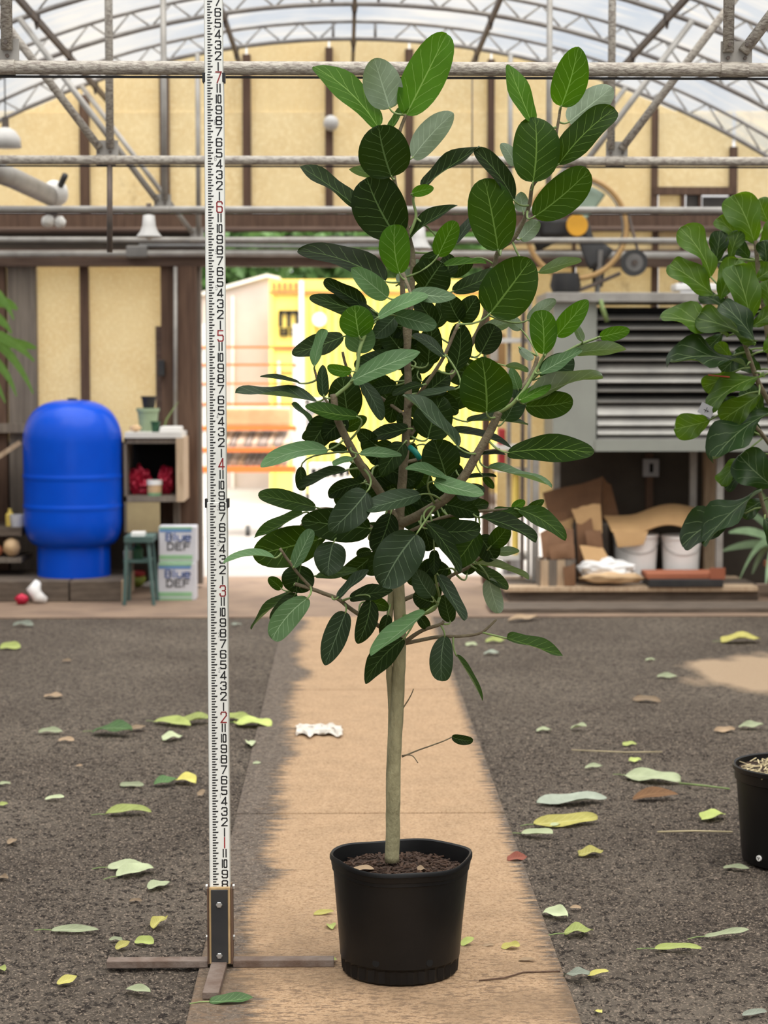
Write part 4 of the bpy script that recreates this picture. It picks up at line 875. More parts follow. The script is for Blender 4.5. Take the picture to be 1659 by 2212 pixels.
MB().blob(c + Vector((0, 0, .05)), .055, 2, .1, 2, 2, (1.05, 1, .9)).build('lower', 'lime_plastic', bl, smooth=True); MB().lathe([(.045, .07), (.056, .085), (.05, .105), (.03, .11)], c, 20).build('upper', 'red_paint', bl, smooth=True)
c = G(326, 1270); tag(MB().blob(c + Vector((0, 0, .022)), .04, 5, .5, 2.5, 2, (1.3, .8, .5)).build('plastic_scrap', 'bag_white'), 'white plastic scrap lying right of the lime ball', 'scrap')
c = G(48, 1306); tag(MB().blob(c + Vector((0, -.02, .035)), .042, 3, .25, 2, 2, (1, .8, .85)).build('red_cup', 'red_foil', smooth=True), 'crushed red cup on the ground before the tank timber', 'cup')
c = G(76, 1304); tag(MB().tube([c + Vector((.07, 0, .02)), c + Vector((.02, -.01, .04)), c + Vector((-.01, 0, .09)), c + Vector((.02, 0, .14))], [.02, .04, .045, .02], 12).build('white_rag', 'bag_white', smooth=True), 'white rag slumped against the tank timber', 'rag')
# potting bench left of the tank
bn_ = thing('potting_bench', P(20, gy(12.6), 12.6), 'dark wooden potting bench in the corner left of the blue tank', 'bench')
MB().sheet(lambda u, v: P(-180 + 224 * u, 1105 - 150 * u, 12.4 + .4 * v), 6, 2, .03).build('slanted_board', 'pale_wood', bn_)
pbox(-180, 1140, 46, 1158, 12.4, .45).build('shelf_board', 'timber', bn_); pbox(-180, 1205, 46, 1216, 12.4, .45).build('shelf_board', 'grey_wood', bn_);
zb = P(20, 1140, 12.5).z
c = P(22, 1140, 12.55); c.z = zb; tag(MB().lathe([(.028, 0), (.03, .08), (.012, .1), (.012, .12)], c, 16).build('yellow_bottle', 'container_yellow', smooth='auto'), 'small yellow bottle on the potting bench shelf', 'bottle')
c = P(38, 1140, 12.5); c.z = zb; tag(MB().lathe([(.04, 0), (.048, .06), (.05, .085), (.045, .085), (.038, .01)], c, 20).build('white_jar', 'box_white', smooth='auto'), 'white jar on the potting bench shelf beside the tank', 'jar')
c = P(26, 1205, 12.45); c.z = P(26, 1205, 12.5).z; gn = thing('round_pot', c, 'peach coloured round pots on the lower bench shelf beside the tank', 'pot')
MB().blob(c + Vector((0, 0, .076)), .062, 4, .15, 2, 2, (.9, .9, 1)).build('pot', 'bag_tan', gn, smooth=True); MB().blob(c + Vector((-.1, .02, .052)), .04, 6, .15, 2).build('pot', 'terracotta', gn, smooth=True)
# palm fronds at the left edge
pm = thing('potted_palm', P(-60, 1140, 12.5), 'green palm fronds reaching in at the left beside the grey post', 'palm')
def strip_leaf(mb, pts, w0, side):
    n_ = len(pts); o = len(mb.v); uvs = mb.uv if mb.uv is not None else []
    for i, p in enumerate(pts):
        f = i / (n_ - 1); ww = w0 * (math.sin(math.pi * min(max(f * .9 + .06, 0), 1)) ** .7)
        mb.v += [p - side * ww, p + Vector((0, 0, ww * .25)), p + side * ww]; uvs += [(0, f), (.5, f), (1, f)]
    for i in range(n_ - 1):
        a = o + i * 3; mb.f += [(a, a + 1, a + 4, a + 3), (a + 1, a + 2, a + 5, a + 4)]
    mb.uv = uvs
for i, (x0, y0, x1, y1, x2, y2) in enumerate(((-60, 640, -5, 600, 30, 690), (-60, 660, 10, 640, 38, 668), (-60, 730, 0, 700, 74, 780), (-60, 720, 20, 730, 72, 850), (-60, 760, 10, 770, 36, 856), (-60, 690, -10, 660, 26, 720), (-60, 780, -20, 790, 12, 870), (-60, 740, 30, 735, 78, 752))):
    pts = []
    for k in range(9):
        t = k / 8; q = P((1 - t) ** 2 * x0 + 2 * t * (1 - t) * x1 + t * t * x2, (1 - t) ** 2 * y0 + 2 * t * (1 - t) * y1 + t * t * y2, 12.0 + .05 * i - .2 * t); pts.append(q)
    mb = MB(); strip_leaf(mb, pts, .035, Vector((.25, -.3, .9)).normalized()); mb.build('frond', 'palm_leaf', pm, smooth=True)
MB().tube([P(-60, 1140, 12.3), P(-64, 900, 12.3), P(-60, 640, 12.2)], [.03, .025, .012], 8).build('stem', 'tree_bark', pm, smooth=True)
# aloe on the right behind the fig
ac = G(1700, 1290); al = thing('aloe_plant', ac, 'pale green aloe in a red pot right of the platform', 'potted plant')
MB().lathe([(.1, 0), (.14, .2), (.15, .2), (.15, .23), (.13, .23), (.1, .03)], ac, 24).build('pot', 'terracotta', al, smooth='auto')
for i, (x2, y2, bow) in enumerate(((1560, 1190, -20), (1600, 1100, -30), (1640, 1060, -20), (1625, 1240, -60), (1598, 1250, -80), (1690, 1070, -20), (1740, 1120, -40), (1575, 1150, -30), (1655, 1260, -80), (1720, 1200, -60))):
    pts = [P(1690 * (1 - t) + x2 * t, 1180 * (1 - t) + y2 * t + bow * 4 * t * (1 - t) * .5, ac.y - .05 - .2 * t * ((i % 3) - .6)) for t in [k / 8 for k in range(9)]]
    mb = MB(); strip_leaf(mb, pts, .026, Vector((.3 if abs(x2 - 1655) < 50 else 0, 0, 1)).normalized() if abs(x2 - 1655) > 50 else Vector((1, 0, .2)).normalized()); mb.build('aloe_leaf', 'aloe_leaf', al, smooth=True)
MB().tube([ac + Vector((0, 0, .2)), P(1690, 1180, ac.y)], .03, 8).build('stem', 'green_stem', al)

# ------------------------------------------------------------------ MEASURING ROD
B0 = G(477, 2086, .004); SYD = B0.y
T0 = P(461, 0, SYD + .05); U_ = (T0 - B0).normalized(); S_ = Vector((1, 0, 0)); S_ = (S_ - U_ * S_.dot(U_)).normalized(); F_ = S_.cross(U_)  # F_ points away? keep towards camera
if F_.y > 0: F_ = -F_
rod = thing('leveling_rod', B0, 'tall white telescoping measuring rod with black inch numbers and red foot numbers', 'measuring rod')
def rp(x, h, d): return B0 + S_ * x + U_ * h + F_ * d         # d towards the camera
FT = .3048; IN = FT / 12
# the rod stands so that its own foot marks read true above the ground
secs = [(.60 * FT, 3.70 * FT, .0475, .030, -.0012), (3.70 * FT, 7.03 * FT, .0445, .026, -.001), (7.03 * FT, 9.0 * FT, .0415, .022, -.0008)]
def secbox(h0, h1, w_, d_, x=0):
    m = MB(); c = [(-w_ / 2 + x, d_ / 2), (w_ / 2 + x, d_ / 2), (w_ / 2 + x, -d_ / 2), (-w_ / 2 + x, -d_ / 2)]
    m.add([rp(a, h0, b) for a, b in c] + [rp(a, h1, b) for a, b in c], [(0, 1, 5, 4), (1, 2, 6, 5), (2, 3, 7, 6), (3, 0, 4, 7), (0, 3, 2, 1), (4, 5, 6, 7)]); return m
tick = MB(); nb = MB(); nr = MB(); ng = MB()
for (h0, h1, w_, d_, _) in secs:
    s_o = secbox(h0 if h0 > .3 else .02, h1, w_, d_).build('rod_section', 'rod_white', rod, bevel=.002)
    for sgn in (-1, 1): secbox(h0 if h0 > .3 else .02, h1, .0016, d_ * .7, sgn * (w_ / 2 + .0006)).build('edge_rail', 'rod_edge', rod)
    q = math.ceil(h0 / (IN / 4))
    while q * IN / 4 < h1:
        h = q * IN / 4
        if h < .61 * FT: q += 1; continue
        xa_ = -w_ * .34; ln = w_ * (.30 if q % 4 == 0 else .24 if q % 2 == 0 else .18); t = .0031 if q % 4 else .0033
        f = d_ / 2
        c = [(xa_, h - t / 2), (xa_ + ln - .0012, h - t / 2), (xa_ + ln, h + t / 2), (xa_, h + t / 2)]
        tick.add([rp(a, b, f + .0004) for a, b in c] + [rp(a, b, f) for a, b in c], [(0, 1, 2, 3), (0, 4, 5, 1), (1, 5, 6, 2), (2, 6, 7, 3), (3, 7, 4, 0)])
        q += 1
    for i in range(8, 108):
        hc_ = i * IN
        if not (h0 <= hc_ < h1) or hc_ < .66 * FT: continue
        to = lambda x, y, d, f=d_ / 2: rp(x, y, f + d)
        xc_ = w_ * .26; foot = i % 12 == 0; s_ = str(i // 12 if foot else i % 12)
        hh = IN * (.98 if foot else .72); ww = .0125; th_ = .0030
        tgt = MB()
        if len(s_) == 1: glyph(tgt, s_, xc_ - ww / 2, hc_ - hh / 2, ww, hh, th_, to)
        elif s_ == '11':
            for x in (-.0034, .0034): glyph(tgt, '1', xc_ + x - .001, hc_ - hh / 2, .002, hh, th_, to)
        else:
            glyph(tgt, '1', xc_ - .0065, hc_ - hh / 2, .002, hh, th_, to); glyph(tgt, '0', xc_ - .0015, hc_ - hh / 2, .0065, hh, th_, to)
        tgt.build('foot_number' if foot else 'inch_number', 'ink_red' if foot else 'ink_black', rod)
        if i % 12 in (4, 8) and i > 12:
            ng = MB(); glyph(ng, str(i // 12), w_ * .02, hc_ + IN * (.3 if i % 12 == 4 else -.35), .004, .010, .0008, to); ng.build('reference_number', 'ink_grey', rod)
tick.build('tick_marks', 'ink_black', rod)['kind'] = 'stuff'
for h in (3.72 * FT, 7.03 * FT):
    for sgn in (-1, 1):
        m = MB(); x = sgn * (.0255 if h < 1.5 else .0235)
        c = [(x - .0035, .014), (x + .0035, .014), (x + .0035, -.012), (x - .0035, -.012)]
        m.add([rp(a, h - .02, b) for a, b in c] + [rp(a, h + .002, b) for a, b in c], [(0, 1, 5, 4), (1, 2, 6, 5), (2, 3, 7, 6), (3, 0, 4, 7), (0, 3, 2, 1), (4, 5, 6, 7)]).build('lock_button', 'ink_black', rod, bevel=.001)
# stand
def rbox(x0, x1, h0, h1, d0, d1, name, mat, bev=.0015):
    m = MB(); c = [(x0, d1), (x1, d1), (x1, d0), (x0, d0)]
    m.add([rp(a, h0, b) for a, b in c] + [rp(a, h1, b) for a, b in c], [(0, 1, 5, 4), (1, 2, 6, 5), (2, 3, 7, 6), (3, 0, 4, 7), (0, 3, 2, 1), (4, 5, 6, 7)])
    return m.build(name, mat, rod, bevel=bev)
HB = P(477, 1916, SYD).z
rbox(-.0255, .0255, .012, HB, .0155, .027, 'front_block', 'plywood_edge'); rbox(-.0205, .0200, .014, HB - .005, .0265, .030, 'front_plate', 'black_plastic_matte')
for s_ in (-1, 1): rbox(*sorted((s_ * .0262, s_ * .0305)), .010, HB - .002, -.03, .025, 'side_plate', 'brown_wood')
rbox(-.0255, .0255, .012, HB, -.03, -.0155, 'back_block', 'plywood_edge')
for hh in (HB - .041, .033):
    m = Matrix.Translation(rp(-.001, hh, .029)) @ Matrix.Rotation(math.pi / 2, 4, 'X'); MB().lathe([(.0078, 0), (.0078, .004), (.006, .0055)], n=6, m=m).build('bolt', 'zinc', rod)
    for s_ in (-1, 1):
        m = Matrix.Translation(rp(s_ * .030, hh + .036, .0)) @ Matrix.Rotation(math.pi / 2 * s_, 4, 'Y'); MB().lathe([(.007, 0), (.007, .005)], n=6, m=m).build('bolt', 'zinc', rod)
lf = G(222, 2092, .004); rf = G(735, 2090, .004)
MB().box((B0.x - .275, B0.y - .018, .004), (B0.x - .03, B0.y + .018, .022)).build('foot_bar', 'rusty_bar', rod, bevel=.002)
MB().box((B0.x + .03, B0.y - .018, .004), (B0.x + .275, B0.y + .018, .022)).build('foot_bar', 'rusty_bar', rod, bevel=.002)
fa = B0 + Vector((-.002, -.02, .004)); fb = G(455, 2160, .004)
d = (fb - fa); d.z = 0; d.normalize(); e = Vector((-d.y, d.x, 0)) * .019; L = (Vector((fb.x, fb.y, 0)) - Vector((fa.x, fa.y, 0))).length
c = [fa - e, fa + e, fa + e + d * L, fa - e + d * L]
MB().add([Vector((p.x, p.y, .005)) for p in c] + [Vector((p.x, p.y, .022)) for p in c], [(0, 1, 2, 3), (4, 7, 6, 5), (0, 4, 5, 1), (1, 5, 6, 2), (2, 6, 7, 3), (3, 7, 4, 0)]).build('foot_bar', 'rusty_bar', rod, bevel=.002)

# ------------------------------------------------------------------ LEAVES
def leaf_obj(name, B, T, n, W, mat, parent=None, shape='oval', fold=.12, bow=.05, wave=.04, seed=0, nu=6, nv=15, bend=0.0, org=None):
    a = T - B; L = a.length; ax = a / L
    n = (n - ax * n.dot(ax)); n = n.normalized() if n.length > 1e-6 else ax.orthogonal().normalized()
    s = ax.cross(n); mb = MB(); uv = []; rnd = random.Random(seed); p1, p2 = rnd.uniform(0, 6.28), rnd.uniform(0, 6.28); te = rnd.uniform(.36, .60); be = rnd.uniform(.38, .48); nm_ = 1 / ((be / (be + te)) ** be * (te / (be + te)) ** te); cvv = rnd.uniform(-.07, .07) * min(1, L / max(W, 1e-6) / 2)
    for i in range(nv + 1):
        v = (1 - math.cos(math.pi * i / nv)) / 2
        if shape == 'oval': hw = (v ** be) * ((1 - v) ** te) * nm_
        elif shape == 'fiddle': hw = max(0, (v ** .75) * ((1 - v) ** .30) * 1.62) * (1 - .16 * math.exp(-((v - .38) / .13) ** 2))
        else: hw = (v ** .6) * ((1 - v) ** .75) * 2.5
        hw = min(max(hw, .012), 1.02) * W / 2
        for j in range(nu + 1):
            u = -1 + 2 * j / nu
            z = fold * abs(u) * hw * 1.3 + bow * L * 4 * v * (1 - v) + wave * W * (u * u) * math.sin(v * 9 + p1 + (2.1 if u > 0 else 0)) + bend * L * v * v
            x = u * hw * (1 - .25 * fold * fold) + cvv * L * 4 * v * (1 - v)
            mb.v.append(B + ax * (L * v) + s * x + n * z); uv.append((j / nu, v))
    for i in range(nv):
        for j in range(nu):
            k = i * (nu + 1) + j; mb.f.append((k, k + 1, k + nu + 2, k + nu + 1))
    mb.uv = uv
    return mb.build(name, mat, parent, smooth=True, org=org)
KIND = {'d': 'leaf_dark', 'g': 'leaf_grey', 'm': 'leaf_mid', 'b': 'leaf_bright', 'y': 'leaf_young', 'p': 'leaf_mid'}

# ------------------------------------------------------------------ POTTED TREE
pf_ = G(864, 2134, .004); rb = .1425; PCY = pf_.y + rb; PC = Vector((P(864, 2080, PCY).x, PCY, .004))
zr = P(864, 1846, PCY).z - .004; rt = .171
tr_ = thing('potted_ficus', PC, 'tall leafy rubber fig tree growing in a black nursery pot on the concrete path', 'potted tree')
pot_prof = [(rb * .9, 0), (rb * .97, .004), (rb, .014)]
npf = 64; mb = MB(); rows = []
prof = [(rb * .93, 0, 0), (rb * .985, .006, .5), (rb * 1.0, .035, 1), (rb * 1.012, .042, 0), (rb * 1.06, zr * .45, 0), (rt * .945, zr * .84, 0), (rt * .95, zr * .87, 0), (rt * .965, zr * .875, 0), (rt * .965, zr * .905, 0), (rt * .975, zr * .91, 0),
        (rt * .985, zr * .955, 0), (rt * 1.0, zr * .96, 0), (rt * 1.0, zr * .985, 0), (rt * .985, zr, 0), (rt * .955, zr * .99, 0), (rt * .93, zr * .93, 0), (rt * .9, zr * .8, 0)]
for (r, z, fl) in prof:
    for j in range(npf):
        t = 2 * math.pi * j / npf; k = r
        if fl: k -= fl * .008 * (1 if (j % 2) else 0)
        warp = (.004 * math.sin(3 * t + 1) + .003 * math.sin(5 * t)) * (z / zr) ** 3
        zz = z + (.0045 * math.sin(2 * t + .8) + .0025 * math.sin(5 * t + 2)) * (z / zr) ** 4
        mb.v.append(PC + Vector(((k + warp) * math.cos(t), (k + warp) * math.sin(t), zz)))
for i in range(len(prof) - 1):
    for j in range(npf): q = (j + 1) % npf; mb.f.append((i * npf + j, i * npf + q, (i + 1) * npf + q, (i + 1) * npf + j))
mb.f.append(tuple(reversed(range(npf))))
pot = mb.build('pot', 'black_plastic', tr_, smooth='auto')
for t in (-2.0, -1.1, -1.72):
    p = PC + Vector((rb * 1.01 * math.cos(t), rb * 1.01 * math.sin(t), .055)); m = Matrix.Translation(p) @ Matrix.Rotation(t + math.pi / 2, 4, 'Z') @ Matrix.Rotation(math.pi / 2, 4, 'X')
    if t != -1.72: MB().lathe([(.009, -.004), (.009, .0018)], n=14, m=m).build('drain_hole', 'black_hole', pot)
sz = zr * .90
def soil(u, v):
    t = 2 * math.pi * u; r = rt * .93 * v; x, y = r * math.cos(t), r * math.sin(t)
    return PC + Vector((x, y, sz - .012 * (v ** 3) + .006 * noise.noise(Vector((x * 35, y * 35, 1))) + .004 * noise.noise(Vector((x * 90, y * 90, 4)))))
so_ = MB().grid(soil, 64, 22).build('soil', 'potting_soil', tr_, smooth=True)
chips = MB(); rnd = random.Random(5)
for i in range(650):
    t = rnd.uniform(0, 6.28); r = rt * .9 * math.sqrt(rnd.random()); c = soil(t / 6.2832, r / (rt * .93)) + Vector((0, 0, .003)); l = rnd.uniform(.003, .010)
    m = Matrix.Translation(c) @ Matrix.Rotation(rnd.uniform(0, 6.28), 4, 'Z') @ Matrix.Rotation(rnd.uniform(-.5, .5), 4, 'Y')
    chips.box((-l, -l * .35, -.0015), (l, l * .35, .0015), m)
co = chips.build('bark_chips', 'bark_chip', tr_); co['kind'] = 'stuff'
for (xa_, ya_, xb_, yb_) in ((760, 1846, 808, 1856), (902, 1822, 918, 1826)):
    p0 = P(xa_, ya_, PCY - .06); p1 = P(xb_, yb_, PCY - .05); p0.z = PC.z + sz + .004; p1.z = PC.z + sz + .006
    leaf_obj('dry_leaf', p0, p1, Vector((0, -.3, 1)), .022, 'fallen_tan', tr_, fold=.4, seed=3, org=None)
# trunk and branches: pixel paths with depth offsets
BR = []
def branch(pts, r0, r1, name='branch', mat='branch_bark', dep=None, n=10):
    p3 = []
    for i, q in enumerate(pts):
        x, y = q[0], q[1]; dz = q[2] if len(q) > 2 else 0.0
        p3.append(P(x, y, PCY + dz))
    k = len(p3); rad = [(r0 + (r1 - r0) * i / (k - 1)) / ppm(PCY) for i in range(k)]
    pp, rr = resample(p3, rad, 5)
    for i in range(1, len(pp) - 1): pp[i] = pp[i] + Vector((noise.noise(pp[i] * 30), noise.noise(pp[i] * 30 + Vector((5, 5, 5))), 0)) * .0016
    BR.extend(pp)
    return MB().tube(pp, rr, n).build(name, mat, tr_, smooth=True)
def soil_base(x): return (x, 1858)
branch([(847, 1862), (849, 1760), (852, 1640), (857, 1540), (862, 1440), (864, 1340), (860, 1250), (861, 1180)], 16, 12.5, 'trunk', 'trunk_bark', n=16)
branch([(861, 1190), (862, 1140), (868, 1050), (876, 960), (881, 860), (880, 770), (876, 690), (870, 630), (867, 585)], 12, 5, 'branch', 'branch_bark', n=12)
for i_ in range(len(BR)): pass
BR[:] = BR[12:]
branch([(843, 1862, .012), (841, 1700, .018), (845, 1560, .014), (841, 1440, 0), (840, 1350, 0), (848, 1250, .0)], 8, 7, 'trunk', 'trunk_bark')
branch([(855, 1850, .012), (858, 1700, .014), (862, 1600, .012), (866, 1480, .008)], 6, 4, 'trunk', 'trunk_bark')
branch([(858, 1130), (822, 1066, -.04), (776, 999, -.08), (747, 945, -.10), (727, 901, -.11), (720, 852, -.12)], 9.5, 7.5)
branch([(862, 1132), (905, 1113, -.04), (964, 1075, -.09), (1002, 1029, -.11), (1031, 980, -.12), (1063, 925, -.13), (1078, 890, -.13)], 11, 8.5)
branch([(1076, 892, -.13), (1112, 868, -.14), (1145, 822, -.14), (1172, 775, -.14), (1200, 728, -.15)], 4.5, 3, mat='green_stem')
branch([(1150, 818, -.14), (1195, 780, -.13), (1245, 748, -.12), (1298, 727, -.12)], 4, 2.5, mat='green_stem')
branch([(1076, 892, -.13), (1120, 845, -.08), (1150, 805, -.05), (1162, 770, -.04)], 5, 4)
branch([(880, 760), (888, 660, .02), (892, 560, .03), (880, 500, .02), (862, 430, .0), (851, 385, 0), (852, 320, 0), (866, 278, 0), (877, 248, 0)], 7, 3.4)
branch([(880, 515, .02), (898, 470, .02), (892, 430, .02), (905, 405, .02)], 3.5, 2.5, mat='green_stem')
branch([(884, 940), (930, 870, .06), (990, 790, .08), (1022, 735, .09), (1045, 690, .09), (1060, 620, .09), (1076, 545, .09), (1112, 512, .08), (1140, 455, .07), (1151, 400, .06), (1182, 368, .05), (1198, 320, .05), (1202, 285, .04), (1211, 232, .04)], 7, 3)
branch([(882, 880), (901, 856, -.05), (952, 782, -.08), (990, 700, -.08)], 4.5, 3.5)
branch([(872, 700), (838, 690, -.05), (806, 698, -.10), (780, 745, -.13), (765, 815, -.13), (722, 858, -.12)], 3.5, 4, mat='green_stem')
branch([(868, 590), (874, 600, -.04), (888, 636, -.10)], 6, 3)
branch([(850, 1382), (820, 1353, -.03), (767, 1322, -.06), (730, 1294, -.08), (700, 1282, -.09), (673, 1272, -.1), (637, 1261, -.1)], 5, 4)
branch([(675, 1272, -.1), (640, 1235, -.12), (605, 1185, -.14)], 3.4, 3)
branch([(872, 1389), (912, 1362, -.02), (951, 1349, -.03), (958, 1342, -.03)], 5, 3)
branch([(874, 1390), (945, 1376, .02), (1000, 1374, .03), (1040, 1366, .04), (1072, 1338, .05)], 4.5, 2.5)
branch([(1040, 1366, .04), (1095, 1379, .03)], 2.4, 2, mat='green_stem')
branch([(862, 1300), (939, 1267, .05), (975, 1243, .06), (1018, 1221, .06), (1059, 1180, .05)], 5, 3)
branch([(866, 1330), (900, 1330, -.05), (938, 1316, -.08), (950, 1290, -.08)], 4, 3, mat='green_stem')
branch([(860, 1180), (770, 1120, .06), (690, 1100, .08), (640, 1150, .06)], 5, 3)
branch([(730, 900, -.1), (705, 866, -.09), (690, 835, -.09), (680, 800, -.09)], 3, 2.5)
branch([(880, 900), (810, 850, .06), (760, 820, .08), (740, 760, .08)], 4, 3)
branch([(870, 1000), (940, 985, .06), (1010, 980, .1), (1080, 970, .1)], 4, 2.5)
branch([(860, 1160), (950, 1120, .0), (1030, 1105, -.02), (1110, 1100, -.02)], 4, 3)
branch([(868, 1635), (905, 1620, .0), (950, 1604, .0), (976, 1592, 0)], 1.8, 1.3)
branch([(868, 1632), (890, 1632, -.01), (903, 1648, -.02)], 1.4, 1.0); branch([(870, 1532), (884, 1510), (893, 1488)], 1.6, 1.0)

